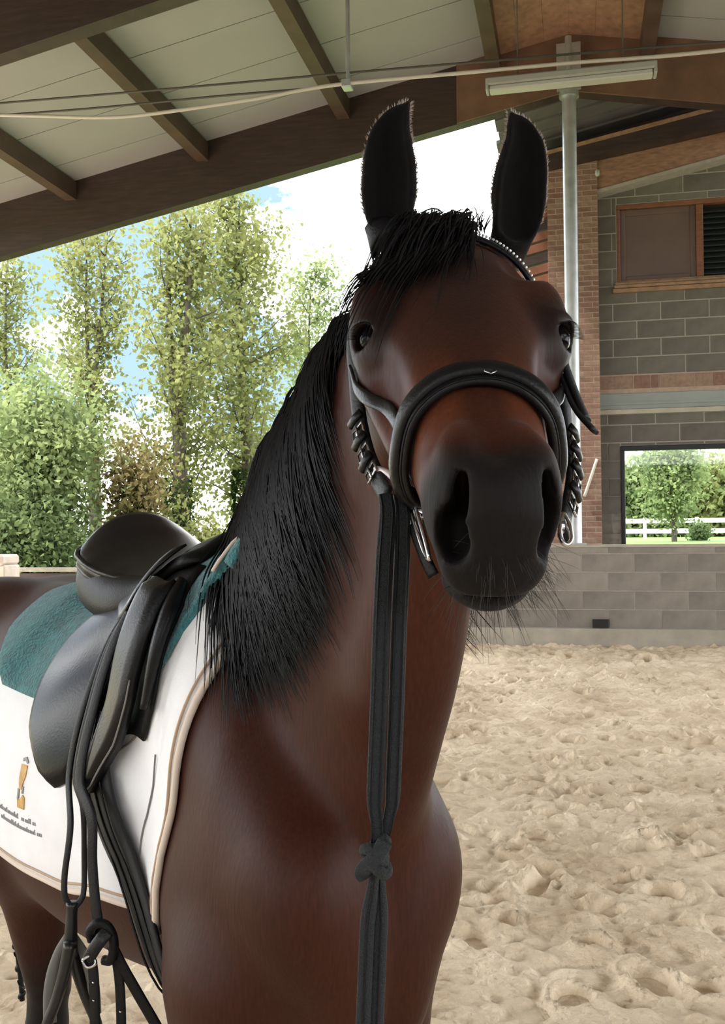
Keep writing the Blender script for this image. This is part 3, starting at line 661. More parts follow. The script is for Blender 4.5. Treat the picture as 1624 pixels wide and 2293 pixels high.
def mouth(X, Y, Z):
    u, v, w = hcoord(X, Y, Z); line = -.108 + .12 * np.maximum(.46 - u, 0) + 6.0 * np.maximum(u - .465, 0) ** 2 * 0 - 3.0 * w * w
    return np.maximum(np.abs(v - line) - .0022, np.maximum(.36 - u, .03 - (np.abs(w) + np.maximum(u - .43, 0))))
FLD.cut(mouth, head(.46, -.12, 0) - .12, head(.46, -.12, 0) + .12, .004)
for sd in (1, -1):
    wo = .004 if sd > 0 else .006
    fcut(hell(.472, -.029, sd * .033 + wo, .040, .022, .0075, .55, sd * .28), .004)      # nostril
    fcut(hell(.480, -.055, sd * .037 + wo, .026, .027, .0150, .35, sd * .22), .008)
    fcut(hell(.448, -.040, sd * .030 + wo, .03, .022, .009, .5, sd * .1), .006)
    ec = head(.172, -.046, sd * .0835 + (.012 if sd > 0 else 0)); EYES[sd] = ec
    ez = HW * sd * .74 + HV * .45 + HU * .50; ez /= np.linalg.norm(ez)              # the way the eye looks
    ex = HU * .80 - HV * .45 - HW * sd * .1; ex = ex - ez * (ex @ ez); ex /= np.linalg.norm(ex); ey = np.cross(ez, ex)
    fadd(ellip(ec, (.029, .026, .0225), np.array([ex, ey, ez])), .009)              # lids
    fadd(ellip(ec - ex * .019 + ez * .004, (.012, .024, .019), np.array([ex, ey, ez])), .006)   # upper lid
    fcut(ellip(ec + ez * .016, (.0138, .0160, .026), np.array([ex, ey, ez])), .003)  # eye opening
    EYE_AX[sd] = (ex, ey, ez)

# --- ears: hollow leaves, opening forwards
EARS = []
for sd, base, mid, tip in ((-1, at(888, 550, 1.165), at(872, 405, 1.155), at(917, 226, 1.135)), (1, at(1135, 565, 1.165), at(1163, 425, 1.155), at(1140, 248, 1.135))):
    cur = spline([base, (base * .45 + mid * .55) + np.array([sd * .004, 0, 0]), mid, mid * .4 + tip * .6 + np.array([sd * .012, 0, 0]), tip], 26)
    ts = np.linspace(0, 1, 26)
    hwid = np.interp(ts, [0, .12, .25, .4, .55, .7, .85, 1], [.024, .0255, .030, .0335, .032, .0265, .016, .0015])
    fwd = np.array([sd * .16, -.98, -.05]); fwd /= np.linalg.norm(fwd)
    def ear(X, Y, Z, cur=cur, hwid=hwid, fwd=fwd, sub=0.0):
        best = None
        for i in range(25):
            if sub and i < 5: continue
            a, b = cur[i], cur[i + 1]; ab = b - a
            x, y, z = X - a[0], Y - a[1], Z - a[2]
            t = np.clip((x * ab[0] + y * ab[1] + z * ab[2]) / (ab @ ab), 0, 1); r = hwid[i] + (hwid[i + 1] - hwid[i]) * t
            x, y, z = x - t * ab[0], y - t * ab[1], z - t * ab[2]
            f = x * fwd[0] + y * fwd[1] + z * fwd[2] - sub * r * .75
            q = np.sqrt(x * x + y * y + z * z + f * f * (.9 if sub == 0 else -.3) - (f + sub * r * .75) ** 2 * (0 if sub == 0 else .7) + (0 if sub == 0 else f * f))
            d = q - (r - (.0045 * min(1, i / 9) if sub else 0))
            best = d if best is None else np.minimum(best, d)
        return best
    EARS.append((cur, hwid, fwd, sd))
    lo, hi = cur.min(0) - .04, cur.max(0) + .04
    FLD.add(ear, lo, hi, .006)
    FLD.cut(lambda X, Y, Z, e=ear: e(X, Y, Z, sub=1.0), lo, hi, .003)


# ------------------------------------------------------------------ skin, coat colour, eyes, hair
HV_, HF_ = FLD.mesh()
def grad(P, e=.004):
    P = np.asarray(P, float).reshape(-1, 3); g = np.zeros_like(P)
    for c in range(3):
        d = np.zeros(3); d[c] = e; g[:, c] = FLD.at(P + d) - FLD.at(P - d)
    return g / (np.linalg.norm(g, axis=1, keepdims=True) + 1e-9)
def pick(px, py, far=3.2, near=.6):
    """where the line of sight through that spot meets the horse, with the skin's normal"""
    d = ray(px, py); t = np.linspace(near, far, 1400); P = np.array([0, 0, CAM_H]) + t[:, None] * d; v = FLD.at(P)
    c = np.where((v[:-1] > 0) & (v[1:] <= 0))[0]
    if len(c) == 0: i = int(np.argmin(v)); return P[i], grad(P[i])[0]
    i = c[0]; p = P[i] + (P[i + 1] - P[i]) * v[i] / (v[i] - v[i + 1]); return p, grad(p)[0]
horse = empty('horse', (WX, WY, 0))
tag(horse, 'bay horse in bridle and saddle standing on the sand with ears pricked', 'horse')
C_BAY, C_RED, C_DARK, C_BLACK = [np.array(c) for c in ((.043, .0122, .0060), (.072, .0198, .0076), (.0080, .0064, .0064), (.0025, .0022, .0025))]
def coat_colour(V):
    u, v, w = hcoord(V[:, 0], V[:, 1], V[:, 2]); s, r = to_body(V[:, 0], V[:, 1]); z = V[:, 2]
    n1 = np.sin(V[:, 0] * 23 + 2 * np.sin(V[:, 2] * 11)) * np.sin(V[:, 1] * 19 + V[:, 2] * 7)
    inhead = (sstep(u, -.02, .05) * sstep(v, -.30, -.24))[:, None]
    c = C_BAY * (1 + .12 * n1[:, None])
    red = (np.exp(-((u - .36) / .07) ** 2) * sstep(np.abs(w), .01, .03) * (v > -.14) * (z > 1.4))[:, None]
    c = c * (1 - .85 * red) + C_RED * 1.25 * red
    thr = (np.exp(-((z - 1.52) / .12) ** 2) * (V[:, 1] < 1.26) * (u < .30) * (V[:, 0] < .11))[:, None]
    c = c * (1 - .5 * thr) + C_RED * .5 * thr
    mz = np.maximum(sstep(u + .25 * np.clip(-v, 0, .2), .418, .468), 0)[:, None] * (z > 1.4)[:, None]
    c = c * (1 - mz) + C_DARK * mz
    mid = (np.exp(-(w / .05) ** 2) * sstep(u, 0, .08) * (1 - sstep(u, .2, .33)) * (v > -.06) * (z > 1.5))[:, None]
    c = c * (1 - .55 * mid) + C_DARK * 1.4 * .55 * mid
    for sd in (1, -1):
        q = np.linalg.norm(V - EYES[sd], axis=1); e = (1 - sstep(q, .026, .062))[:, None]; c = c * (1 - .8 * e) + C_DARK * .8 * e
    ear = (np.maximum(sstep(z, 1.885, 1.92), sstep(z, 1.855, 1.885) * sstep(np.abs(w), .05, .062)) * (V[:, 1] < 1.24))[:, None]; c = c * (1 - ear) + C_DARK * .55 * ear
    leg = (1 - sstep(z, .56, .80))[:, None]; c = c * (1 - leg) + C_BLACK * 1.6 * leg
    hock = ((s < -.5) & (z < .95) & (z > .3))[:, None]
    rough = .50 + .22 * mz[:, 0] + .40 * ear[:, 0]
    return np.concatenate([c, rough[:, None]], 1)
me_h = mesh_obj('body', HV_, HF_, None, None)
ca = me_h.data.color_attributes.new('coat', 'FLOAT_COLOR', 'POINT')
ca.data.foreach_set('color', coat_colour(HV_).astype(np.float32).ravel())
mc = bpy.data.materials.new('bay_coat'); n, l = nodes_of(mc); b = n['Principled BSDF']
b.inputs['Roughness'].default_value = .44; b.inputs['Specular IOR Level'].default_value = .16
b.inputs['Sheen Weight'].default_value = .04; b.inputs['Sheen Roughness'].default_value = .35
at_ = n.new('ShaderNodeAttribute'); at_.attribute_name = 'coat'; l.new(at_.outputs['Alpha'], b.inputs['Roughness']); tc = n.new('ShaderNodeTexCoord')
mp = n.new('ShaderNodeMapping'); mp.inputs['Scale'].default_value = (260, 260, 42); l.new(tc.outputs['Object'], mp.inputs['Vector'])
tn = n.new('ShaderNodeTexNoise'); tn.inputs['Scale'].default_value = 1.0; tn.inputs['Detail'].default_value = 3; l.new(mp.outputs[0], tn.inputs['Vector'])
mx = n.new('ShaderNodeMix'); mx.data_type = 'RGBA'; mx.blend_type = 'MULTIPLY'; mx.inputs['Factor'].default_value = .55
rp = n.new('ShaderNodeValToRGB'); rp.color_ramp.elements[0].color = (.45, .42, .42, 1); rp.color_ramp.elements[1].color = (1.25, 1.22, 1.2, 1); rp.color_ramp.elements[0].position = .25; rp.color_ramp.elements[1].position = .75
l.new(tn.outputs['Fac'], rp.inputs['Fac']); l.new(at_.outputs['Color'], mx.inputs['A']); l.new(rp.outputs['Color'], mx.inputs['B']); l.new(mx.outputs['Result'], b.inputs['Base Color'])
bp = n.new('ShaderNodeBump'); bp.inputs['Strength'].default_value = .16; bp.inputs['Distance'].default_value = .003
l.new(tn.outputs['Fac'], bp.inputs['Height']); l.new(bp.outputs['Normal'], b.inputs['Normal'])
me_h.data.materials.append(mc)
def hbuild(mb, name, m, parent, smooth=True): return keep_parent(mb.build(name, m, None, smooth), parent)
keep_parent(me_h, horse)
def uv_ball(c, rad, ax, nu=24, nv=14):
    mb = MB(); v = []; f = []
    for i in range(nv + 1):
        a = math.pi * i / nv
        for j in range(nu):
            q = 2 * math.pi * j / nu; d = (math.sin(a) * math.cos(q), math.sin(a) * math.sin(q), math.cos(a))
            v.append(np.asarray(c) + sum(rad[k] * d[k] * np.asarray(ax[k]) for k in range(3)))
    for i in range(nv):
        for j in range(nu): f.append((i * nu + j, i * nu + (j + 1) % nu, (i + 1) * nu + (j + 1) % nu, (i + 1) * nu + j))
    return mb.add(v, [g[::-1] for g in f])
m_eye = mat('dark_eye', (.003, .002, .003), .12, spec=.07)
m_hair = mat('black_hair', (.003, .0027, .0036), .45, spec=.22)
m_lash = mat('lash_hair', (.003, .003, .004), .5)
m_whisk = mat('whisker_hair', (.018, .015, .012), .5)
for sd in (1, -1):
    ex, ey, ez = EYE_AX[sd]
    hbuild(uv_ball(EYES[sd] + ez * .0012, (.0205, .0205, .0205), (ex, ey, ez)), 'eye', m_eye, horse)
    mb = MB()
    for k in range(26):
        q = -1.1 + 2.2 * k / 25; p0 = EYES[sd] + ez * .0215 - ex * .0145 * math.cos(q) + ey * .016 * math.sin(q)
        d = ez * .8 - ex * .25 + ey * .5 * math.sin(q) + np.array([0, 0, -.25]); d /= np.linalg.norm(d)
        mb.tube([p0 - d * .003, p0 + d * .006, p0 + d * .010 + np.array([0, 0, -.002])], [.00035, .0003, .0001], 4)
    hbuild(mb, 'eyelash', m_lash, horse)
def strands(roots, dirs, steps, seg, gravity, off, width, jitter=.15, wind=None, taper=.6):
    """lets hair fall over the horse: roots, first directions, then gravity, kept outside the skin"""
    P = np.array(roots, float); D = np.array(dirs, float); D /= np.linalg.norm(D, axis=1, keepdims=True); N = len(P)
    off = np.broadcast_to(off, N); seg = np.broadcast_to(seg, N)
    path = [P.copy()]; bias = RNG.normal(0, 1, (N, 3)) * jitter
    for k in range(steps):
        D = D + gravity * np.array([0, 0, -1.0]) + bias * .12 + RNG.normal(0, 1, (N, 3)) * jitter * .18
        if wind is not None: D = D + wind
        D /= np.linalg.norm(D, axis=1, keepdims=True); P = P + D * seg[:, None]
        v = FLD.at(P); g = grad(P, .006); push = np.maximum(off - v, 0)
        push = np.minimum(push, .03); P = P + g * push[:, None]
        hit_ = push > 0; dn = (D * g).sum(1); D = np.where((hit_ & (dn < 0))[:, None], D - g * dn[:, None], D)
        path.append(P.copy())
    return np.stack(path, 1)
def hair_mesh(name, paths, width, material, parent, end=.12):
    """three-sided tapering strands, all in one mesh"""
    N, K, _ = paths.shape; T = np.gradient(paths, axis=1); T /= np.linalg.norm(T, axis=2, keepdims=True) + 1e-9
    ref = np.array([.3, -1, .2]); A = np.cross(T, ref); A /= np.linalg.norm(A, axis=2, keepdims=True) + 1e-9; B = np.cross(T, A)
    wd = np.broadcast_to(np.asarray(width), N)[:, None] * np.interp(np.linspace(0, 1, K), [0, .1, .6, 1], [.7, 1, .85, end])[None]
    ring = []
    for j in range(3):
        a = 2 * math.pi * j / 3; ring.append(paths + (A * math.cos(a) + B * math.sin(a) * .7) * wd[..., None])
    V = np.stack(ring, 2).reshape(-1, 3); base = (np.arange(N)[:, None] * K + np.arange(K - 1)[None]) * 3; F = []
    for j in range(3):
        k = (j + 1) % 3; F.append(np.stack([base + j, base + k, base + 3 + k, base + 3 + j], 2).reshape(-1, 4))
    o = mesh_obj(name, V, np.concatenate(F), material); keep_parent(o, parent); return o
# mane on the horse's right side
cr = spline(CREST, 60)
def mane_roots(n):
    t = (.30 + .50 * RNG.random(n)) * 58; i = t.astype(int); f = (t - i)[:, None]; p = cr[i] * (1 - f) + cr[np.minimum(i + 1, 59)] * f
    p = p + np.array([0, 0, .022]); return p, t / 58
R0, tt = mane_roots(3400)
R0 = R0 + RNG.normal(0, .006, R0.shape)
out = np.array([-.86, -.51, 0]); back = np.array([-.45, .65, 0])
D0 = out * .55 + np.array([0, 0, -.1]) + RNG.normal(0, .18, R0.shape)
Lm = np.interp(tt, [0, .3, .45, .7, 1], [.16, .20, .40, .44, .36]) * RNG.uniform(.74, 1.06, len(tt))
pm = strands(R0, D0, 15, Lm / 15, .85, RNG.uniform(.002, .024, len(tt)), .001, .13, wind=np.array([.42, -.34, 0])[None] * (.25 + RNG.random((len(tt), 1)) * 1.0) * (1 + 1.0 * np.clip((tt[:, None] - .55) / .28, 0, 1)))
mane = hair_mesh('mane', pm, RNG.uniform(.0012, .0026, len(tt)), m_hair, horse); tag(mane, 'long black mane falling over the neck', kind='stuff')
# forelock between the ears, falling forwards and to one side
nf = 760; a = RNG.random(nf)
R1 = np.array([head(-.025 + .05 * q, .012 + .012 * e, -.045 + .075 * p + .0) for q, p, e in zip(RNG.random(nf), RNG.random(nf), RNG.random(nf))])
side = RNG.random(nf)
D1 = np.array([HU * (.5 + .3 * q) + HV * (.32) - HW * (.75 * q + .05) for q in side]) + RNG.normal(0, .12, (nf, 3))
L1 = np.where(RNG.random(nf) < .10, RNG.uniform(.17, .25, nf), RNG.uniform(.08, .165, nf))
pf = strands(R1, D1, 13, L1 / 13, .10, RNG.uniform(.001, .012, nf), .001, .075, wind=HU * .14 - HW * .05 - HV * .12)
forelock = hair_mesh('forelock', pf, RNG.uniform(.0007, .0015, nf), m_hair, horse); tag(forelock, kind='stuff')
# the bridle path: short hair standing behind the poll, and the mane's first locks at the side of the cheek
nb = 120; R2 = np.array([head(-.05 + .03 * q, -.005, -.05 + .10 * p) for q, p in zip(RNG.random(nb), RNG.random(nb))])
pb = strands(R2, np.array([HV * .9 - HU * .3] * nb) + RNG.normal(0, .25, (nb, 3)), 6, RNG.uniform(.002, .005, nb), .12, .001, .001, .2)
keep = hair_mesh('poll_hair', pb, .0011, m_hair, horse); tag(keep, kind='stuff')
nw = 16; R3 = np.array([np.array([.03, 1.25, 1.86]) + RNG.normal(0, .012, 3) for _ in range(nw)])
pw = strands(R3, np.array([[-.9, -.35, .25]] * nw) + RNG.normal(0, .22, (nw, 3)), 12, RNG.uniform(.007, .013, nw), .35, .008, .001, .22)
wisp = hair_mesh('mane_wisp', pw, .0007, m_hair, horse); tag(wisp, kind='stuff')
# short fuzz on the ear rims; backlight put into its pale colour
m_fuzz = mat('backlit_ear_fuzz', (.36, .29, .25), .6); fr_, fd_ = [], []
for cur_, hw_, fw_, sd_ in EARS:
    T_ = np.gradient(cur_, axis=0)
    for k in range(520):
        i = 6 + random.random() * 18.9; j = int(i); f = i - j; c = cur_[j] * (1 - f) + cur_[j + 1] * f; h = hw_[j] * (1 - f) + hw_[j + 1] * f; t_ = T_[j] / np.linalg.norm(T_[j]); lat = np.cross(t_, fw_); lat /= np.linalg.norm(lat); sg = random.choice((-1, 1))
        fr_.append(c + lat * sg * h * .99); fd_.append(lat * sg * .55 + t_ * .8 - fw_ * .1)
pe = strands(np.array(fr_), np.array(fd_) + RNG.normal(0, .2, (len(fr_), 3)), 4, RNG.uniform(.0006, .0016, len(fr_)), .0, .0, .001, .1)
tag(hair_mesh('ear_fringe', pe, .00042, m_fuzz, horse), kind='stuff')
# whiskers
wr = []; wd_ = []
for k in range(230):
    a = random.uniform(-.55, 1.6); uu = random.uniform(.42, .48); o = head(uu, -.10, 0); d = -HV * math.cos(a) + HW * math.sin(a); t = FLD.hit(o, d, .12)
    wr.append(o + d * t); g = grad(o + d * t)[0]; dd = g * 1.0 + HU * random.uniform(-.1, .4) + np.array([0, 0, -.35]); wd_.append(dd)
for k in range(70):
    o = head(random.uniform(.47, .49), random.uniform(-.115, -.06), random.uniform(-.035, .035)); t = FLD.hit(o, HU, .1); p = o + HU * t; wr.append(p); wd_.append(grad(p)[0] + np.array([0, 0, -.4]))
wr = np.array(wr); nwk = len(wr)
pk = strands(wr, np.array(wd_) + RNG.normal(0, .12, (nwk, 3)), 8, np.r_[RNG.uniform(.003, .0075, 230), RNG.uniform(.0012, .003, 70)], .05, .0, .001, .05)
whisk = hair_mesh('whiskers', pk, .00024, m_whisk, horse, .3); tag(whisk, kind='stuff')
# braided tail end hanging behind the hind leg
mb = MB(); p0 = body(-1.33, .0, 1.30); p1 = at(16, 1960, 2.62)
path = spline([p0, body(-1.42, 0, 1.18), body(-1.36, .02, .95), p1, at(44, 2170, 2.6), at(50, 2240, 2.6)], 60)
mb.tube(path[:34], np.interp(np.arange(34), [0, 10, 33], [.045, .04, .018]), 10)
hbuild(mb, 'tail', m_hair, horse)
mb = MB()
for k in range(32, 60, 2): mb.add(*(lambda q: (q.v, q.f))(uv_ball(path[k], (.014, .011, .011 if k < 56 else .008), (np.eye(3)[2] * .8 + np.array([.6, 0, 0]) * (1 if k % 4 else -1), np.eye(3)[1], np.array([.8, 0, -.6]) * (1 if k % 4 else 1)), 10, 7)))
mb.tube(path[31:], .007, 8)
hbuild(mb, 'tail_braid', m_hair, horse)
print('horse', time.time() - T0)

# ------------------------------------------------------------------ tack
m_leather = mat('black_leather', (.006, .006, .007), .34, spec=.27, bump=.10, bscale=260)
m_leather_d = mat('black_leather_matt', (.005, .005, .006), .5, spec=.22, bump=.15, bscale=300)
m_flap = mat('black_flap_leather', (.006, .006, .007), .28, spec=.12, bump=.05, bscale=200)
m_seat = mat('black_seat_leather', (.008, .008, .009), .34, spec=.3, bump=.06, bscale=300)
m_white = mat('white_pad_cloth', (.87, .88, .91), .85, var=.06, vscale=9, bump=.12, bscale=260)
m_beige = mat('beige_piping', (.45, .32, .22), .7)
m_cream = mat('cream_piping', (.68, .58, .50), .7)
m_teal = mat('teal_fleece', (.038, .20, .225), .95, var=.30, vscale=60, bump=.9, bscale=190, sheen=.4)
m_girth = mat('black_girth_neoprene', (.004, .004, .005), .62, bump=.1, bscale=400)
m_steel = mat('polished_steel', (.62, .62, .64), .18, metal=1.0)
m_rubber = mat('grey_stirrup_rubber', (.16, .16, .145), .6)
m_plastic = mat('black_stirrup_frame', (.008, .009, .010), .35)
m_web = mat('dark_blue_black_webbing', (.0065, .010, .0135), .7, bump=.5, bscale=700)
m_stitch = mat('grey_stitching', (.20, .19, .18), .7)
m_gold = mat('gold_print', (.55, .33, .10), .5, var=.25, vscale=60)
m_ink = mat('grey_print', (.30, .30, .31), .7)
m_gem = mat('clear_rhinestone', (.85, .87, .9), .08, metal=.6)

# the back as a table: for each station s, the skin profile round the barrel, with lengths from the spine
PS = np.arange(-.80, .221, .02); PT = np.radians(np.arange(-150, 151, 2.5)); ZA = 1.12
PR = np.zeros((len(PS), len(PT)))
for i, s_ in enumerate(PS):
    for j, t_ in enumerate(PT):
        o = body(s_, 0, ZA); d = body(s_, math.sin(t_), ZA + math.cos(t_)) - o; PR[i, j] = FLD.hit(o, d, .55, .05, 70)
PR = np.minimum(PR, np.where(np.cos(PT)[None] > .05, (np.where(PS > -.06, 1.54 - .10 * np.maximum(PS, 0), 9)[:, None] - ZA) / np.maximum(np.cos(PT)[None], .05), 9))
for it in range(3):
    q = np.pad(PR, ((1, 1), (1, 1)), mode='edge'); PR = (2 * PR + q[:-2, 1:-1] + q[2:, 1:-1] + q[1:-1, :-2] + q[1:-1, 2:]) / 6
PX = PR * np.sin(PT)[None]; PZ = ZA + PR * np.cos(PT)[None]; J0 = len(PT) // 2
seg_ = np.sqrt(np.diff(PX, axis=1) ** 2 + np.diff(PZ, axis=1) ** 2); PL = np.concatenate([np.zeros((len(PS), 1)), np.cumsum(seg_, 1)], 1); PL -= PL[:, J0:J0 + 1]
def prof(s):
    f = np.clip((s - PS[0]) / .02, 0, len(PS) - 1.001); i = int(f); f -= i
    return PX[i] * (1 - f) + PX[i + 1] * f, PZ[i] * (1 - f) + PZ[i + 1] * f, PL[i] * (1 - f) + PL[i + 1] * f
def back_at(s, L, off=0.0):
    x, z, l = prof(s); r = np.interp(L, l, x); zz = np.interp(L, l, z); e = .012
    tr = np.interp(L + e, l, x) - np.interp(L - e, l, x); tz = np.interp(L + e, l, z) - np.interp(L - e, l, z); n_ = math.hypot(tr, tz) + 1e-9
    return body(s, r - tz / n_ * off, zz + tr / n_ * off)
def L_of(s, z, side=1):
    x, zz, l = prof(s); m = (l * side > .06); return float(np.interp(-z, -zz[m][::side], l[m][::side]))
def patch(rows, off0, off1, nS=14, lmap=None):
    """a cloth on the back: rows = [(L, s_front, s_back)], between offsets off0 and off1 (or functions of (s, L)); rounded rim"""
    mb = MB(); R = len(rows); grid = []; f0 = off0 if callable(off0) else (lambda s, L: off0); f1 = off1 if callable(off1) else (lambda s, L: off1)
    for lev in (0, 1):
        for a, (L, sf, sb) in enumerate(rows):
            for k in range(nS):
                q = k / (nS - 1); s_ = sf + (sb - sf) * q
                rim = min(q, 1 - q) * abs(sf - sb); rim = min(rim, min(a, R - 1 - a) * .02 + 1e-6)
                lo, hi = f0(s_, L), f1(s_, L); Lm_ = lmap(s_, L) if lmap else L; hi = lo + (hi - lo) * (0.55 + 0.45 * min(1, rim / .012)) if lev else hi
                grid.append(back_at(s_, Lm_, hi if lev else lo))
    W = nS; f = []
    for a in range(R - 1):
        for k in range(W - 1):
            i = a * W + k; f.append((i, i + 1, i + W + 1, i + W)); j = R * W + i; f.append((j, j + W, j + W + 1, j + 1))
    bd = [(0 * W + k) for k in range(W)] + [a * W + W - 1 for a in range(1, R)] + [(R - 1) * W + k for k in range(W - 2, -1, -1)] + [a * W for a in range(R - 2, 0, -1)]
    for i in range(len(bd)):
        p, q = bd[i], bd[(i + 1) % len(bd)]; f.append((q, p, p + R * W, q + R * W))
    return mb.add(grid, f)
def rows_from(pts_f, pts_b, L0, L1, n):
    Ls = np.linspace(L0, L1, n)
    return [(L, float(np.interp(L, [p[0] for p in pts_f], [p[1] for p in pts_f])), float(np.interp(L, [p[0] for p in pts_b], [p[1] for p in pts_b]))) for L in Ls]
def path_on_back(pts, off, n=40, lmap=None): return [back_at(s_, lmap(s_, L) if lmap else L, off) for s_, L in spline([(a, b_, 0) for a, b_ in pts], n)[:, :2]]
def ribbon(pts, normals, width, thick, crown=.25):
    """a leather strap along pts: flat section with rounded edges"""
    mb = MB(); P = [np.asarray(p, float) for p in pts]; m = len(P); wd = [width] * m if np.isscalar(width) else width
    sec = [(-1, 0), (-.92, .8), (-.5, 1 + crown), (0, 1 + 1.4 * crown), (.5, 1 + crown), (.92, .8), (1, 0), (.9, -.6), (0, -.8), (-.9, -.6)]; K = len(sec)
    for i in range(m):
        t = P[min(i + 1, m - 1)] - P[max(i - 1, 0)]; t = t / (np.linalg.norm(t) + 1e-9); nn = np.asarray(normals[i], float); nn = nn - t * (nn @ t); nn /= np.linalg.norm(nn) + 1e-9; bn = np.cross(t, nn)
        for a, c in sec: mb.v.append(tuple(P[i] + bn * a * wd[i] / 2 + nn * c * thick / 2))
    for i in range(m - 1):
        for j in range(K): mb.f.append((i * K + j, i * K + (j + 1) % K, (i + 1) * K + (j + 1) % K, (i + 1) * K + j))
    mb.f.append(tuple(range(K))[::-1]); mb.f.append(tuple((m - 1) * K + j for j in range(K)))
    mb.f = [g[::-1] for g in mb.f]
    return mb
# --- saddle pad, half pad
Lz = lambda s_, z: L_of(s_, z)
pad = empty('saddle_pad', tuple(body(-.25, .25, 0)[:2]) + (1.2,)); tag(pad, 'white saddle pad with cream piping and a small gold emblem on the horse', 'saddle pad')
Lb0, Lb1 = .60, .66
for sd in (1, -1):
    plm = lambda s_, L: L * (1 + .13 * sstep(s_, -.30, .12))
    pf_ = [(0, .15), (.1, .205), (.25, .215), (.40, .19), (.50, .165), (.565, .150), (.59, .140), (.60, .12)]; pb_ = [(0, -.56), (.2, -.57), (.45, -.62), (.55, -.64), (.62, -.62)]
    rows = rows_from(pf_, pb_, 0, .60, 32)
    bot = lambda q: .60 + .03 * math.sin(math.pi * min(1, max(0, q)))
    rows = [(sd * L, a, b_) for L, a, b_ in rows]
    o = hbuild(patch(rows, .003, .011, 30, plm), 'pad_panel', m_white, pad)
    edge = [(a, L) for L, a, b_ in rows[1:]] + [(a, rows[-1][0]) for a in np.linspace(rows[-1][1], rows[-1][2], 14)[1:]] + [(b_, L) for L, a, b_ in rows[::-1][1:]]
    hbuild(MB().tube(path_on_back(edge, .007, 120, plm), .0058, 8), 'piping', m_cream, pad)
    edge2 = [(a - .014, L) for L, a, b_ in rows[1:-1]] + [(a, rows[-1][0] - sd * .016) for a in np.linspace(rows[-1][1] - .02, rows[-1][2] + .014, 14)]
    hbuild(MB().tube(path_on_back(edge2, .012, 110, plm), .0022, 6), 'binding_seam', m_beige, pad)
    if sd == 1:
        hbuild(MB().tube(path_on_back([(.085, .26), (.06, .34), (.0, .40), (-.06, .42)], .013, 30), .0016, 5), 'quilting_seam', m_stitch, pad)
        hbuild(MB().tube(path_on_back([(.09, .44), (.05, .52), (.03, .585)], .013, 30), .0014, 5), 'quilting_seam', m_stitch, pad)
# emblem and lettering on the pad
def on_pad(px, py, off=.0135):
    """the spot of the pad seen there, as (s, L)"""
    best = None
    for s_ in np.arange(-.62, .1, .01):
        for L in np.arange(.2, .60, .01):
            p = back_at(s_, L, off); q = _R.T @ (p - np.array([0, 0, CAM_H])); e = (CX - FPX * q[0] / q[2] * -1 * -1 - px) if False else None
            X_, Y_ = CX + FPX * q[0] / -q[2], CY - FPX * q[1] / -q[2]; e = (X_ - px) ** 2 + (Y_ - py) ** 2
            if best is None or e < best[0]: best = (e, s_, L)
    return best[1], best[2]
es, eL = on_pad(48, 1750)
def decal(poly, name, m, parent, th=.0012, off=.0118):
    """a flat printed shape: poly in (ds, dL) around the emblem, thick enough to stand on the cloth"""
    mb = MB(); top = [back_at(es + a, eL + b_, off + th) for a, b_ in poly]; bot_ = [back_at(es + a, eL + b_, off - .001) for a, b_ in poly]; k = len(poly)
    mb.add(top + bot_, [tuple(range(k))] + [(i, i + k, (i + 1) % k + k, (i + 1) % k) for i in range(k)]); return hbuild(mb, name, m, parent, False)
S_ = -1
emb = [[(-.010, -.030), (.012, -.030), (.011, -.012), (.004, .000), (.001, .012), (-.008, .012), (-.012, -.005)],
       [(-.014, .030), (-.004, .030), (.006, .020), (.013, .024), (.012, .044), (-.012, .044)]]
for pl in emb: decal(pl, 'gold_emblem', m_gold, pad)
decal([(-.008, -.040), (.004, -.044), (.014, -.036), (.010, -.033), (.002, -.038), (-.006, -.035)], 'emblem_crest', m_ink, pad)
decal([(-.013, .012), (-.008, .010), (-.009, .028), (-.015, .030)], 'emblem_grey', m_ink, pad)  # grey printed parts of the emblem
decal([(.004, .006), (.008, .006), (.006, .018), (.001, .018)], 'emblem_grey', m_ink, pad)
lt = random.Random(3)
for row, (l0, n_) in enumerate(((.064, 33), (.080, 38))):
    x = -.12
    for k in range(n_):
        w_ = lt.uniform(.0035, .0058); hgt = .0085 if lt.random() < .22 else .0052
        if lt.random() > .13:
            base_l = l0 + (x + .0) * .02
            decal([(x, base_l - hgt), (x + w_ * .45, base_l - hgt), (x + w_ * .45, base_l - .0012), (x + w_ * .8, base_l - .001), (x + w_ * .8, base_l), (x, base_l)], 'lettering', m_ink, pad, .0006)
        x += w_ * 1.12
hp = empty('half_pad', tuple(body(-.25, 0, 0)[:2]) + (1.45,)); tag(hp, 'teal fleece half pad between the saddle and the white pad', 'half pad')
for sd in (1, -1):
    rows = rows_from([(0, .115), (.05, .145), (.12, .180), (.20, .195), (.27, .188), (.30, .165)], [(0, -.50), (.03, -.60), (.10, -.655), (.20, -.64), (.26, -.58), (.30, -.50)], .0, .30, 20)
    rows = [(sd * L, a, b_) for L, a, b_ in rows]
    thick = lambda s_, L: .011 + .024 * min(1, max(.0, (s_ - .09) / .05) + max(0, (-s_ - .46) / .05)) + .004
    hbuild(patch(rows, .012, thick, 30), 'fleece_half', m_teal, hp)
    front = [(a - .004, L) for L, a, b_ in rows]
    hbuild(MB().tube(path_on_back(front, .026, 50), list(np.interp(np.linspace(0, 1, 50), [0, .9, 1], [.021, .020, .012])), 10), 'front_roll', m_teal, hp)
    hbuild(MB().tube(path_on_back([(a - .027, L) for L, a, b_ in rows[2:]], .040, 50), .003, 6), 'cream_edge', m_cream, hp)
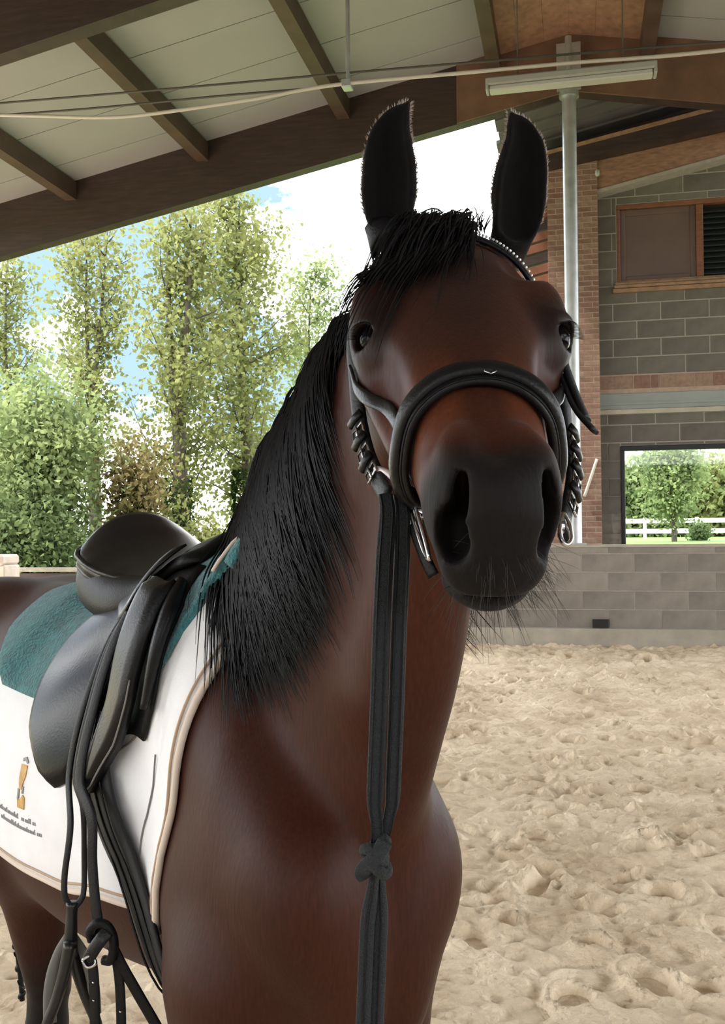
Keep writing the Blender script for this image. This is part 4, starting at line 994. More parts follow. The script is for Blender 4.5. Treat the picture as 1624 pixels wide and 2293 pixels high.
# --- saddle
sad = empty('saddle', tuple(body(-.2, 0, 0)[:2]) + (1.5,)); tag(sad, 'black leather dressage saddle with a deep seat on the horse', 'saddle')
SS = [.045, .03, 0, -.05, -.12, -.20, -.28, -.35, -.40, -.435, -.45]
S_Z = [1.530, 1.552, 1.556, 1.535, 1.512, 1.502, 1.512, 1.545, 1.580, 1.598, 1.588]
S_HW = [.030, .045, .052, .058, .080, .112, .138, .150, .146, .126, .098]
S_DR = [.03, .040, .045, .040, .034, .028, .030, .045, .066, .075, .05]
mb = MB(); nS_, nQ = 46, 29
def seat_pt(s_, q, dz=0.0, k=1.0):
    return body(s_, q * np.interp(s_, SS[::-1], S_HW[::-1]) * k, smooth_interp(np.array([s_]), SS[::-1], S_Z[::-1])[0] - np.interp(s_, SS[::-1], S_DR[::-1]) * abs(q) ** 2.2 - dz)
for lev in (0, 1):
    for i in range(nS_):
        s_ = .045 - .495 * i / (nS_ - 1)
        for j in range(nQ):
            q = -1 + 2 * j / (nQ - 1); mb.v.append(tuple(seat_pt(s_, q, .018 * lev + .004 * (abs(q) ** 8))))
for i in range(nS_ - 1):
    for j in range(nQ - 1):
        a = i * nQ + j; mb.f.append((a, a + 1, a + nQ + 1, a + nQ)); b_ = nS_ * nQ + a; mb.f.append((b_, b_ + nQ, b_ + nQ + 1, b_ + 1))
bd = list(range(nQ)) + [i * nQ + nQ - 1 for i in range(1, nS_)] + [(nS_ - 1) * nQ + j for j in range(nQ - 2, -1, -1)] + [i * nQ for i in range(nS_ - 2, 0, -1)]
for i in range(len(bd)):
    p, q = bd[i], bd[(i + 1) % len(bd)]; mb.f.append((p, p + nS_ * nQ, q + nS_ * nQ, q))
mb.f = [g[::-1] for g in mb.f]
seat = hbuild(mb, 'seat', m_seat, sad)
rim = [seat_pt(s_, 1.0, .002) for s_ in np.linspace(.03, -.445, 40)] + [seat_pt(-.45, q, .002) for q in np.linspace(.9, -.9, 12)] + [seat_pt(s_, -1.0, .002) for s_ in np.linspace(-.445, .03, 40)]
hbuild(MB().tube(rim, .0052, 8), 'seat_piping', m_leather, seat)
hbuild(MB().tube([seat_pt(s_, .0, -.001, 1) + np.array([0, 0, -.002]) for s_ in np.linspace(.042, -.03, 14)], .004, 6), 'pommel_seam', m_leather, seat)
for sd in (1, -1):
    # panel under the seat, from the gullet to the back
    mb = MB(); nA, nB = 30, 14
    for i in range(nA):
        s_ = .04 - .47 * i / (nA - 1)
        for j in range(nB):
            a = 2 * math.pi * j / nB; Lc = sd * (.085 + .02 * math.sin(math.pi * i / (nA - 1))); hw_ = (.055 + .012 * math.sin(math.pi * i / (nA - 1))) * (1 if 0 < i < nA - 1 else .55)
            top_z = seat_pt(s_, .75)[2] - .008; base = back_at(s_, Lc + sd * hw_ * math.cos(a), .016)
            up_ = max(.02, top_z - base[2]) * (1 if 0 < i < nA - 1 else .6)
            mb.v.append(tuple(base + np.array([0, 0, up_ * (.5 + .5 * math.sin(a))])))
    for i in range(nA - 1):
        for j in range(nB): mb.f.append((i * nB + j, i * nB + (j + 1) % nB, (i + 1) * nB + (j + 1) % nB, (i + 1) * nB + j))
    mb.f.append(tuple(range(nB))[::-1]); mb.f.append(tuple((nA - 1) * nB + j for j in range(nB)))
    if sd < 0: mb.f = [g[::-1] for g in mb.f]
    hbuild(mb, 'panel', m_leather_d, sad)
    for dz, kq in ((.026, .97), (.050, .93)):       # welts round the cantle
        hbuild(MB().tube([seat_pt(s_, sd * kq, dz) for s_ in np.linspace(-.24, -.435, 24)], .0055, 7), 'panel_welt', m_leather, sad)
    def zrows(front, back_, z0, z1, n_):
        out_ = []
        for z in np.linspace(z0, z1, n_):
            sf = float(np.interp(-z, [-p[0] for p in front], [p[1] for p in front])); sb = float(np.interp(-z, [-p[0] for p in back_], [p[1] for p in back_]))
            out_.append((L_of((sf + sb) / 2, z, sd), sf, sb))
        return out_
    # sweat flap, big outer flap, knee roll, skirt
    rw = zrows([(1.49, .055), (1.40, .085), (1.28, .080), (1.225, .05)], [(1.49, -.20), (1.225, -.16)], 1.47, 1.225, 16)
    hbuild(patch(rw, .014, .021, 16), 'sweat_flap', m_leather_d, sad)
    rw = zrows([(1.47, -.03), (1.36, -.06), (1.24, -.09), (1.17, -.11), (1.14, -.135)], [(1.47, -.24), (1.42, -.315), (1.36, -.345), (1.28, -.335), (1.22, -.295), (1.17, -.225), (1.14, -.165)], 1.47, 1.14, 26)
    hbuild(patch(rw, .026, lambda s_, L: .0345 + .010 * math.sin(max(0, min(1, (s_ + .34) / .26)) * math.pi), 20), 'flap', m_flap, sad)
    rw = zrows([(1.455, .07), (1.40, .07), (1.30, .05), (1.22, .01), (1.155, -.04), (1.145, -.055)], [(1.455, .0), (1.40, -.005), (1.30, -.03), (1.22, -.05), (1.155, -.063), (1.145, -.06)], 1.455, 1.145, 26)
    kn = lambda s_, L: .040 + .014
    kr = hbuild(patch(rw, .034, lambda s_, L: .060 - .10 * abs(s_ - .0), 12), 'knee_roll', m_leather, sad)
    hbuild(MB().tube([back_at(b_, L, .050) for L, a, b_ in rw] + [back_at(a, L, .050) for L, a, b_ in rw[::-1][:16]], .0016, 5), 'knee_roll_stitching', m_stitch, kr)
    rw = zrows([(1.465, .0), (1.44, -.01), (1.395, -.06)], [(1.465, -.20), (1.44, -.19), (1.395, -.12)], 1.465, 1.395, 12)
    hbuild(patch(rw, .046, .053, 14), 'skirt', m_leather, sad)
    fr = [back_at(s_, L_of(s_, z, sd), o_) for s_, z, o_ in ((.065, 1.46, .03), (.085, 1.42, .034), (.088, 1.37, .034), (.075, 1.29, .03))]
    hbuild(MB().tube(spline(fr, 24), list(np.interp(np.linspace(0, 1, 24), [0, .3, 1], [.010, .013, .006])), 8), 'front_panel_roll', m_leather, sad)
    hbuild(MB().tube([back_at(-.275, L_of(-.275, 1.385, sd), .034), back_at(-.275, L_of(-.275, 1.385, sd), .0405)], .007, 12), 'rivet', m_leather_d, sad)
# --- girth
gi = empty('girth', tuple(body(.0, .2, 0)[:2]) + (.9,)); tag(gi, 'wide black girth strap running under the belly in front of the white pad', 'girth')
gp = [(-.085, 1.26), (-.075, 1.19), (-.035, 1.11), (.02, 1.03), (.065, .95), (.10, .88)]
pts, nor = [], []
for s_, z in spline([(a, b_, 0) for a, b_ in gp], 26)[:, :2]:
    L = L_of(s_, z); p = back_at(s_, L, .022); pts.append(p); nor.append(back_at(s_, L, .05) - p)
L_end = L_of(.10, .88); Lr = -L_end
for q in np.linspace(0, 1, 30)[1:]:
    t_ = math.radians(np.interp(q, [0, 1], [math.degrees(math.atan2(*( (lambda b_: (b_[0], b_[1]))((np.interp(L_end, prof(.1)[2], prof(.1)[0]), np.interp(L_end, prof(.1)[2], prof(.1)[1]) - ZA))))), 180]))
    o = body(.10, 0, ZA); d = body(.10, math.sin(t_), ZA + math.cos(t_)) - o; h_ = FLD.hit(o, d, .55, .05); pts.append(o + d * (h_ + .016)); nor.append(d)
gb_ = hbuild(ribbon(pts, nor, .086, .012), 'girth_body', m_girth, gi)
for e in (-.028, .0, .028):
    hbuild(MB().tube([p + np.array([FB[0], FB[1], 0]) * e + np.asarray(nn) / np.linalg.norm(nn) * .0095 for p, nn in zip(pts[:40], nor[:40])], .0018, 5), 'girth_seam', m_leather, gb_)
# --- stirrup leather and stirrup
st = empty('stirrup', tuple(at(160, 2030, 1.56))); tag(st, 'black stirrup hanging on its narrow leather below the saddle flap', 'stirrup')
def free(px, py, dep): return at(px, py, dep)
camn = lambda p: np.array([0, 0, CAM_H]) - p
def strap_px(px_pts, width, thick, parent, name, m, n_=40, nfun=None):
    P = spline([free(*q) for q in px_pts], n_); return hbuild(ribbon(P, [(nfun(p) if nfun else np.array([RB[0], RB[1], .0]) * 1.0) for p in P], width, thick), name, m, parent)
out_n = np.array([RB[0], RB[1], 0])
def strap_mix(on_, hang, width, thick, parent, name, m, n_, nf):
    P = [back_at(a, L_of(a, z), o_) for a, z, o_ in on_] + [free(*q) for q in hang]; P = spline(P, n_)
    return hbuild(ribbon(P, [nf(p) for p in P], width, thick), name, m, parent)
NB = lambda p: np.array([-.55, -.78, .25])
strap_mix([(-.10, 1.45, .040), (-.105, 1.36, .048), (-.10, 1.26, .050), (-.100, 1.17, .050)], [(158, 1850, 1.51), (145, 1960, 1.51), (146, 2010, 1.51), (160, 2032, 1.51)], .013, .004, st, 'stirrup_leather', m_leather_d, 60, NB)
strap_mix([(-.085, 1.45, .040), (-.09, 1.36, .048), (-.082, 1.26, .050), (-.078, 1.17, .052)], [(186, 1810, 1.52), (189, 1920, 1.52), (188, 1995, 1.515), (178, 2020, 1.51), (162, 2034, 1.51)], .011, .004, st, 'stirrup_leather', m_leather_d, 60, NB)
mb = MB().tube(spline([free(162, 2020, 1.51), free(160, 2060, 1.51), free(157, 2140, 1.51)], 14), list(np.interp(np.arange(14), [0, 3, 13], [.010, .0085, .0115])), 10); hbuild(mb, 'stirrup_neck', m_plastic, st)
for sx, pp in ((-1, [(158, 2110), (146, 2170), (126, 2240), (104, 2300), (92, 2370), (92, 2420)]), (1, [(157, 2110), (172, 2170), (192, 2230), (216, 2290), (228, 2360), (228, 2420)])):
    P = spline([free(a, b_, 1.51 + sx * .015) for a, b_ in pp], 26); hbuild(MB().tube(P, list(np.interp(np.arange(26), [0, 10, 25], [.0105, .0085, .008])), 10), 'stirrup_arm', m_plastic, st)
for pp in ([(150, 2095), (128, 2140), (112, 2210), (112, 2290)], [(166, 2095), (190, 2140), (208, 2200), (212, 2270)]):
    P = spline([free(a, b_, 1.525) for a, b_ in pp], 20); hbuild(ribbon(P, [camn(p) for p in P], list(np.interp(np.arange(20), [0, 8, 19], [.010, .017, .020])), .006), 'stirrup_pad', m_rubber, st)
P = [free(92, 2420, 1.50), free(160, 2432, 1.51), free(228, 2420, 1.525)]; hbuild(ribbon(spline(P, 12), [np.array([0, 0, 1.0])] * 12, .045, .012), 'stirrup_tread', m_rubber, st)
# --- tied-up side rein hanging beside the stirrup
sr = empty('side_rein', tuple(at(225, 2100, 1.50))); tag(sr, 'black leather side rein knotted on itself, its ends hanging beside the stirrup', 'rein')
ND = lambda p: np.array([-.35, -.93, 0])
strap_mix([(-.06, 1.44, .042), (-.062, 1.36, .048), (-.060, 1.26, .054), (-.055, 1.17, .058)], [(205, 1830, 1.49), (207, 1930, 1.485), (214, 2020, 1.48), (224, 2090, 1.475)], .021, .005, sr, 'strap', m_leather_d, 60, NB)
loop = [free(*q) for q in ((206, 2105, 1.475), (202, 2085, 1.47), (216, 2068, 1.465), (238, 2072, 1.465), (252, 2095, 1.465), (255, 2125, 1.465), (247, 2150, 1.47), (232, 2150, 1.475))]
P = spline(loop, 40); hbuild(MB().tube(P, .0072, 9), 'knot_loop', m_leather_d, sr)
strap_px([(242, 2085, 1.46), (225, 2105, 1.455), (208, 2130, 1.455), (193, 2158, 1.46)], .020, .005, sr, 'knot_fold', m_leather, 24, ND)
strap_px([(206, 2150, 1.475), (211, 2200, 1.475), (213, 2300, 1.475), (213, 2420, 1.475)], .018, .0045, sr, 'strap_end', m_leather_d, 24, ND)
strap_px([(258, 2130, 1.48), (268, 2200, 1.48), (272, 2300, 1.48), (272, 2420, 1.48)], .017, .0045, sr, 'strap_end', m_leather_d, 24, ND)
strap_px([(250, 2115, 1.475), (275, 2165, 1.475), (312, 2230, 1.475), (358, 2310, 1.475), (400, 2390, 1.48)], .019, .005, sr, 'strap_end', m_leather_d, 30, ND)
bk = [free(*q) for q in ((184, 2150, 1.455), (196, 2166, 1.453), (214, 2158, 1.453), (205, 2140, 1.455), (184, 2150, 1.455))]
hbuild(MB().tube(spline(bk, 24), .0022, 6), 'buckle', m_steel, sr)
for px_, py_ in ((212, 2200), (213, 2240), (273, 2265)): hbuild(uv_ball(free(px_ - 3, py_, 1.4715), (.0022, .0022, .0018), np.eye(3), 10, 6), 'strap_stud', m_steel, sr)
print('tack body', time.time() - T0)

# --- bridle
m_pink = mat('pale_satin_metal', (.42, .36, .35), .4, metal=.6)
br = empty('bridle', tuple(head(.2, 0, 0))); tag(br, 'black leather bridle with padded noseband and sparkling browband on the horse', 'bridle')
def hsurf(u, th, off=.0, v0=None):
    """skin of the head at station u, angle th (degrees from the forehead, + towards the horse's left)"""
    o = head(u, -.075 if v0 is None else v0, 0); t_ = math.radians(th); d = HV * math.cos(t_) + HW * math.sin(t_); h_ = FLD.hit(o, d, .2, .005, 200); p = o + d * h_; nn = grad(p, .008)[0]
    return p + nn * off, nn
def hstrap(path, width, thick, name, m, n_=50, off=.003, extra=None, parent=None, v0=None):
    q = spline([(a, b_ / 100, 0) for a, b_ in path], n_); pn = [hsurf(a, b_ * 100, off, v0) for a, b_, _ in q]
    P = np.array([p for p, _ in pn]); N_ = np.array([k for _, k in pn])
    for it in range(3): P[1:-1] = .5 * P[1:-1] + .25 * (P[:-2] + P[2:]); N_[1:-1] = .5 * N_[1:-1] + .25 * (N_[:-2] + N_[2:])
    return hbuild(ribbon(P, N_, width, thick), name, m, parent or br), P, N_
def u_at(py, v=.0):
    us = np.linspace(0, .5, 400); ys = []
    for u in us:
        q = _R.T @ (head(u, v, 0) - np.array([0, 0, CAM_H])); ys.append(CY + FPX * q[1] / q[2])
    return float(np.interp(py, ys, us))
UN = u_at(846)          # station of the noseband over the nose
nbp = [(UN + .032, -178), (UN + .036, -130), (UN + .034, -95), (UN + .022, -60), (UN + .005, -25), (UN, 0), (UN + .005, 25), (UN + .022, 60), (UN + .034, 95), (UN + .036, 130), (UN + .032, 178)]
nb_, NP, NN = hstrap(nbp, .032, .009, 'noseband', m_leather, 110, .006)
hbuild(ribbon(NP + NN * .006, NN, .020, .008, .5), 'noseband_padding', m_leather, nb_)
T_ = np.gradient(NP, axis=0); T_ /= np.linalg.norm(T_, axis=1, keepdims=True); BN = np.cross(T_, NN)
for e in (-.0135, .0135): hbuild(MB().tube(list(NP + BN * e + NN * .0045), .0011, 5), 'noseband_stitching', m_leather_d, nb_)
kp, kn_ = NP[56], NN[56]
hbuild(MB().tube([kp + kn_ * .010 + HW * a + HU * b_ for a, b_ in ((-.004, .004), (.004, .004), (.005, .012), (0, .016), (-.005, .012), (-.004, .004))], .0009, 6), 'noseband_badge', m_steel, nb_)
for sd in (-1, 1):
    # cheekpiece from the browband down to the bit
    if sd < 0: cpx = [(800, 700, 1.09), (792, 770, 1.075), (797, 840, 1.06), (805, 930, 1.035), (822, 1010, 1.00), (846, 1070, .965), (868, 1112, .93)]
    else: cpx = [(1262, 770, 1.09), (1262, 850, 1.07), (1268, 935, 1.045), (1278, 1010, 1.01), (1279, 1080, .975), (1268, 1150, .94), (1262, 1195, .915)]
    CP = spline([at(*q) for q in cpx], 60); CN = np.array([[sd * .75, -.66, 0]] * 60)
    ck = hbuild(ribbon(CP, CN, .021, .006), 'cheekpiece', m_leather_d, br)
    # strap that carries the noseband
    sl, SP, SN = hstrap([(.17, sd * 92), (.21, sd * 93), (.25, sd * 90), (.28, sd * 84), (UN + .018, sd * 74)], .014, .004, 'noseband_hanger', m_leather, 40, .004)
    # throat strap
    hstrap([(.02, sd * 104), (.05, sd * 120), (.09, sd * 140), (.11, sd * 165), (.11, sd * 179)], .015, .005, 'throat_strap', m_leather_d, 40, .006, v0=-.10)
    # buckles and keepers on the cheekpiece
    for k in ((34, 41, 48) if sd < 0 else (30, 36, 42, 49)):
        c, nn = CP[k], CN[k]; t_ = CP[k + 1] - CP[k - 1]; t_ /= np.linalg.norm(t_); b_ = np.cross(t_, nn); c = c + nn * .006
        hbuild(MB().tube([c + b_ * a * .010 + t_ * e * .007 for a, e in ((-1, -1), (1, -1), (1, 1), (-1, 1), (-1, -1))], .0015, 6), 'buckle', m_steel, ck)
        hbuild(MB().tube([c - t_ * .008 + nn * .001, c + t_ * .009 + nn * .002], .0014, 5), 'buckle_tongue', m_steel, ck)
        hbuild(ribbon([c - t_ * .020 - b_ * .012, c - t_ * .020 + nn * .002, c - t_ * .020 + b_ * .012], [nn] * 3, .009, .004), 'keeper', m_leather, ck)
    # bit ring with mouthpiece end
    rpx = [(912, 1064, .925), (924, 1105, .905), (938, 1160, .885), (954, 1215, .868), (962, 1252, .862), (952, 1240, .872), (934, 1190, .888), (918, 1140, .905), (909, 1090, .92), (912, 1064, .925)] if sd < 0 else [(1262, 1150, .90), (1274, 1175, .89), (1280, 1205, .885), (1270, 1220, .88), (1257, 1208, .88), (1254, 1180, .885), (1262, 1150, .90)]
    hbuild(MB().tube(spline([at(*q) for q in rpx], 50), .0024, 8), 'bit_ring', m_steel, br)
    c = at(935, 1150, .893) if sd < 0 else at(1262, 1180, .89); hbuild(MB().tube([c, c + HW * -sd * .04], [.006, .006], 10), 'bit_mouthpiece', m_steel, br)
    # flash strap from the noseband round the chin
    hstrap([(UN + .05, sd * 35), (.36, sd * 80), (.39, sd * 115), (.40, sd * 150), (.40, sd * 178)] if False else [(UN + .03, sd * 100), (.36, sd * 112), (.40, sd * 130), (.415, sd * 152), (.415, sd * 179)], .013, .004, 'chin_strap', m_leather_d, 40, .004)
    # light bar of the bit cheek lying along the lips
    if sd < 0:
        P = spline([at(*q) for q in ((840, 1048, .965), (862, 1056, .955), (884, 1074, .94), (903, 1102, .925), (914, 1140, .91), (925, 1180, .90))], 30)
        hbuild(ribbon(P, [np.array([-.5, -.85, .1])] * 30, list(np.interp(np.arange(30), [0, 8, 18, 20, 29], [.005, .009, .011, .009, .0085])), .003), 'bit_cheek', m_pink, br)
        P = spline([at(*q) for q in ((925, 1175, .898), (942, 1220, .885), (958, 1262, .878), (972, 1290, .874))], 16); hbuild(ribbon(P, [np.array([-.6, -.8, 0])] * 16, .012, .004), 'lip_strap', m_leather_d, br)
# loose strap ends on the horse's left
for a0, b0, ln in (((1258, 792, 1.03), (1290, 880, 1.00), (1318, 942, .985)), ((1258, 830, 1.02), (1290, 918, .99), (1330, 966, .97))) and [((1256, 790, 1.03), (1285, 872, 1.005), (1314, 940, .985)), ((1258, 838, 1.02), (1288, 915, .99), (1331, 967, .968))]:
    P = spline([at(*a0), at(*b0), at(*ln)], 24); hbuild(ribbon(P, [np.array([.75, -.65, .1])] * 24, .015, .005), 'strap_end', m_leather_d, br)
# browband over the forehead with stones, headpiece behind the ears
bb, BP, BNn = hstrap([(.045, -100), (.035, -75), (.02, -50), (.008, -25), (.006, 0), (.008, 25), (.022, 50), (.045, 75), (.055, 100)], .022, .006, 'browband', m_leather, 80, .006)
T_ = np.gradient(BP, axis=0); T_ /= np.linalg.norm(T_, axis=1, keepdims=True)
for k in range(8, 74):
    t_ = T_[k]; b_ = np.cross(t_, BNn[k]); hbuild(uv_ball(BP[k] + BNn[k] * .0055 - HU * .002, (.0019, .0019, .0018), (t_, b_, BNn[k]), 8, 5), 'rhinestone', m_gem, bb, False)
hstrap([(-.02, -100), (-.035, -60), (-.04, -30), (-.042, 0), (-.04, 30), (-.035, 60), (-.02, 100)], .030, .006, 'headpiece', m_leather_d, 60, .006)
for sd in (-1, 1): hstrap([(-.02, sd * 100), (.0, sd * 99), (.03, sd * 98)], .022, .006, 'headpiece_end', m_leather_d, 12, .006)
# --- reins hanging from the bit, tied in a knot
rn = empty('reins', tuple(at(860, 1500, .90))); tag(rn, 'dark webbing reins hanging straight down from the bit and tied in a knot', 'reins')
top = at(878, 1108, .905)
rp = [(878, 1108, .905), (884, 1150, .895), (880, 1250, .89), (873, 1400, .885), (868, 1550, .885), (862, 1700, .885), (856, 1840, .885), (850, 1885, .885)]
RNm = lambda p: np.array([.10, -1, 0])
for dx, dw, nm in ((-.0075, .0165, 'rein'), (.0085, .0150, 'rein')):
    P = spline([at(*q) for q in rp], 60) + np.array([1, 0, 0]) * np.interp(np.arange(60), [0, 12, 52, 59], [dx * .8, dx, dx, dx * .3])[:, None] + np.array([0, .004 if dx > 0 else 0, 0])
    rb_ = hbuild(ribbon(P, [RNm(p) for p in P], list(np.interp(np.arange(60), [0, 8, 50, 59], [dw * .8, dw, dw * .95, dw * .5])), .004), nm, m_web, rn)
    hbuild(MB().tube(list(P + np.array([-dw * .28, -.0032, 0])), .0009, 5), 'rein_rib', m_leather_d, rb_); hbuild(MB().tube(list(P + np.array([dw * .28, -.0032, 0])), .0009, 5), 'rein_rib', m_leather_d, rb_)
rq = [(846, 1945, .885), (842, 2000, .885), (836, 2100, .885), (832, 2200, .885), (828, 2293, .885), (824, 2420, .885)]
for dx, dw in ((-.0058, .0135), (.0065, .0125)):
    P = spline([at(*q) for q in rq], 40) + np.array([1, 0, 0]) * np.interp(np.arange(40), [0, 10, 39], [dx * .3, dx, dx])[:, None] + np.array([0, .004 if dx > 0 else 0, 0])
    rb_ = hbuild(ribbon(P, [RNm(p) for p in P], list(np.interp(np.arange(40), [0, 8, 39], [dw * .6, dw, dw])), .004), 'rein_end', m_web, rn)
    hbuild(MB().tube(list(P + np.array([0, -.0032, 0])), .0009, 5), 'rein_rib', m_leather_d, rb_)
kc = at(842, 1918, .882); m_knot = mat('worn_webbing_knot', (.020, .024, .026), .85, var=.5, vscale=180, bump=.8, bscale=500)
a = np.linspace(0, 2 * math.pi * 2.2, 70); kp_ = [kc + np.array([.0085 * math.cos(t_) * (1 + .2 * math.sin(t_ * .7)), -.003 + .008 * math.sin(t_), .012 - .024 * i / 69 + .004 * math.sin(2 * t_)]) for i, t_ in enumerate(a)]
hbuild(MB().tube(kp_, .0055, 8), 'knot', m_knot, rn)
hbuild(ribbon(spline([kc + np.array([.008, -.010, .016]), kc + np.array([0, -.014, .004]), kc + np.array([-.012, -.008, -.010]), kc + np.array([-.010, 0, -.018])], 16), [np.array([0, -1, .2])] * 16, .014, .004), 'knot_fold', m_web, rn)
print('bridle', time.time() - T0)

# ------------------------------------------------------------------ trees
def leaf_mat(name, c1, c2, tr=.45):
    m = bpy.data.materials.new(name); n, l = nodes_of(m); n.clear(); o = n.new('ShaderNodeOutputMaterial'); d = n.new('ShaderNodeBsdfDiffuse'); t = n.new('ShaderNodeBsdfTranslucent'); mx = n.new('ShaderNodeMixShader'); mx.inputs[0].default_value = tr
    tc = n.new('ShaderNodeTexCoord'); ns = n.new('ShaderNodeTexNoise'); ns.inputs['Scale'].default_value = 1.3; ns.inputs['Detail'].default_value = 5; l.new(tc.outputs['Object'], ns.inputs['Vector'])
    r = n.new('ShaderNodeValToRGB'); r.color_ramp.elements[0].position = .35; r.color_ramp.elements[1].position = .65; r.color_ramp.elements[0].color = (*c1, 1); r.color_ramp.elements[1].color = (*c2, 1)
    l.new(ns.outputs['Fac'], r.inputs['Fac']); l.new(r.outputs['Color'], d.inputs['Color']); l.new(r.outputs['Color'], t.inputs['Color']); l.new(d.outputs[0], mx.inputs[1]); l.new(t.outputs[0], mx.inputs[2]); l.new(mx.outputs[0], o.inputs[0]); return m
m_lyel = leaf_mat('yellow_green_leaves', (.155, .18, .065), (.29, .30, .12)); m_lgr = leaf_mat('green_leaves', (.16, .21, .09), (.31, .37, .17)); m_ldk = leaf_mat('dark_green_leaves', (.09, .13, .06), (.18, .23, .10)); m_lbr = leaf_mat('russet_leaves', (.14, .125, .05), (.24, .19, .09)); m_livy = leaf_mat('ivy_leaves', (.02, .04, .012), (.05, .08, .025), .2)
m_bark = mat('grey_brown_bark', (.085, .07, .055), .95, var=.4, vscale=12, bump=.8, bscale=30, stretch=(1, 1, .3))
TR = np.random.default_rng(77)
def leaves_mesh(P, size, name, m, parent):
    """folded diamond leaves at P"""
    N = len(P); d = TR.normal(size=(N, 3)); d /= np.linalg.norm(d, axis=1, keepdims=True); u = np.cross(d, TR.normal(size=(N, 3))); u /= np.linalg.norm(u, axis=1, keepdims=True); w_ = np.cross(d, u)
    s_ = size * TR.uniform(.6, 1.3, N)[:, None]
    V = np.stack([P - d * s_, P + u * s_ * .62 + w_ * s_ * .2, P + d * s_, P - u * s_ * .62 + w_ * s_ * .2], 1).reshape(-1, 3); I = np.arange(N)[:, None] * 4
    F = np.concatenate([np.concatenate([I, I + 1, I + 2], 1), np.concatenate([I, I + 2, I + 3], 1)])
    o = mesh_obj(name, V, F, m, None, False); keep_parent(o, parent); return o
def ground_z(A, B): return -.06 if B < -.9 or A < 16 else 1.22
def tree(A, px, ytop, stems, label, group, leafmat, n_leaf, lsize, spread, low=.25, name='tree', gz=None, trunk_r=.16, dens_pow=1.0, branches=26, ivy=0, lean=0.0, blen=1.0):
    """a tree that stands at distance A under column px of the photograph and reaches row ytop; stems: list of (fork height fraction, lean)"""
    B, ztop = on_plane(px, ytop, A); gz = ground_z(A, B) if gz is None else gz; base = hall(A, B, gz); H = ztop - gz
    t = empty(name, tuple(base)); tag(t, label, 'tree', group)
    trunk = MB(); pts = []; tips = []
    for k, (fk, ln) in enumerate(stems):
        p = [base + SB * lean * q for q in (0,)]; path = [hall(A, B, gz - .1)]
        for q in np.linspace(.08, 1, 12):
            off = ln * H * max(0, q - fk) * (1 - .25 * q); path.append(hall(A + .15 * math.sin(5 * q + k), B + off + .03 * H * .2 * math.sin(7 * q + 2 * k) + lean * q, gz + H * .94 * q))
        P = spline(path, 30); trunk.tube(P, list(np.interp(np.linspace(0, 1, 30), [0, .1, .5, 1], [trunk_r * 1.25, trunk_r, trunk_r * .5, .012])), 9); pts.append(P)
    keep_parent(trunk.build('trunk', m_bark, None, True), t)
    bm = MB(); L = []
    nb = branches // len(stems)
    for P in pts:
        for k in range(nb):
            q = low + (1 - low) * (k + TR.random()) / nb; i = min(int(q * 29), 28); p0 = P[i]; a = TR.uniform(0, 2 * math.pi); ln = spread * blen * (1.15 - q) ** .7 * TR.uniform(.6, 1.15) * (1 if q > low + .1 else .8)
            d = np.array([math.cos(a), math.sin(a), TR.uniform(.25, .8)]); d /= np.linalg.norm(d); path = [p0]
            for s_ in range(5): d = d + np.array([0, 0, .10]) + TR.normal(0, .12, 3); d /= np.linalg.norm(d); path.append(path[-1] + d * ln / 5)
            bm.tube(path, [.028, .022, .017, .012, .008, .004], 5); path = np.array(path)
            m_ = int(n_leaf / (nb * len(stems))); f = TR.random(m_) ** dens_pow * 5; j = np.minimum(f.astype(int), 4); g = (f - j)[:, None]
            L.append(path[j] * (1 - g) + path[j + 1] * g + TR.normal(0, .30, (m_, 3)) * np.array([1, 1, .9]))
    keep_parent(bm.build('branches', m_bark, None, True), t)['kind'] = 'stuff'
    L = np.concatenate(L); o = leaves_mesh(L, lsize, 'foliage', leafmat, t); o['kind'] = 'stuff'
    if ivy:
        q = TR.random(ivy) * H * .30; a = TR.uniform(0, 2 * math.pi, ivy); r = trunk_r * 1.15 + TR.uniform(0, .10, ivy); LP = np.array([hall(A, B, gz)] * ivy) + np.stack([np.cos(a) * r, np.sin(a) * r, q], 1)
        leaves_mesh(LP, .05, 'ivy', m_livy, t)['kind'] = 'stuff'
    return t
def bush(A, px, ytop, wpx, label, group, leafmat, n_leaf, lsize, name='bush', gz=None, cat='bush'):
    B, ztop = on_plane(px, ytop, A); gz = ground_z(A, B) if gz is None else gz; H = ztop - gz; Rw = wpx / FPX * A / 2
    t = empty(name, tuple(hall(A, B, gz))); tag(t, label, cat, group); st_ = MB(); L = []
    for k in range(16):
        a = TR.uniform(0, 2 * math.pi); r = Rw * TR.uniform(.1, .95); h = H * TR.uniform(.75, 1.0) * math.sqrt(max(.05, 1 - .55 * (r / Rw) ** 2)); p0 = hall(A, B, gz - .05); p1 = p0 + np.array([math.cos(a) * r, math.sin(a) * r * .7, h]); mid_ = (p0 + p1) / 2 + np.array([0, 0, .1 * H]) + TR.normal(0, .1, 3); P = spline([p0, mid_, p1], 10); st_.tube(P, list(np.linspace(.035, .006, 10)), 5)
        m_ = n_leaf // 16; f = TR.random(m_) ** .75 * 9; j = np.minimum(f.astype(int), 8); g = (f - j)[:, None]; L.append(P[j] * (1 - g) + P[j + 1] * g + TR.normal(0, Rw * .30, (m_, 3)))
    keep_parent(st_.build('stems', m_bark, None, True), t)['kind'] = 'stuff'; leaves_mesh(np.concatenate(L), lsize, 'foliage', leafmat, t)['kind'] = 'stuff'; return t
G1 = 'trees outside the open side of the hall'
tree(23, 205, 470, [(.45, -.02), (.42, .10)], 'thin tree with sparse leaves and a dark forked trunk behind the saddle', G1, m_lyel, 5200, .075, 2.6, .38, trunk_r=.15, branches=34)
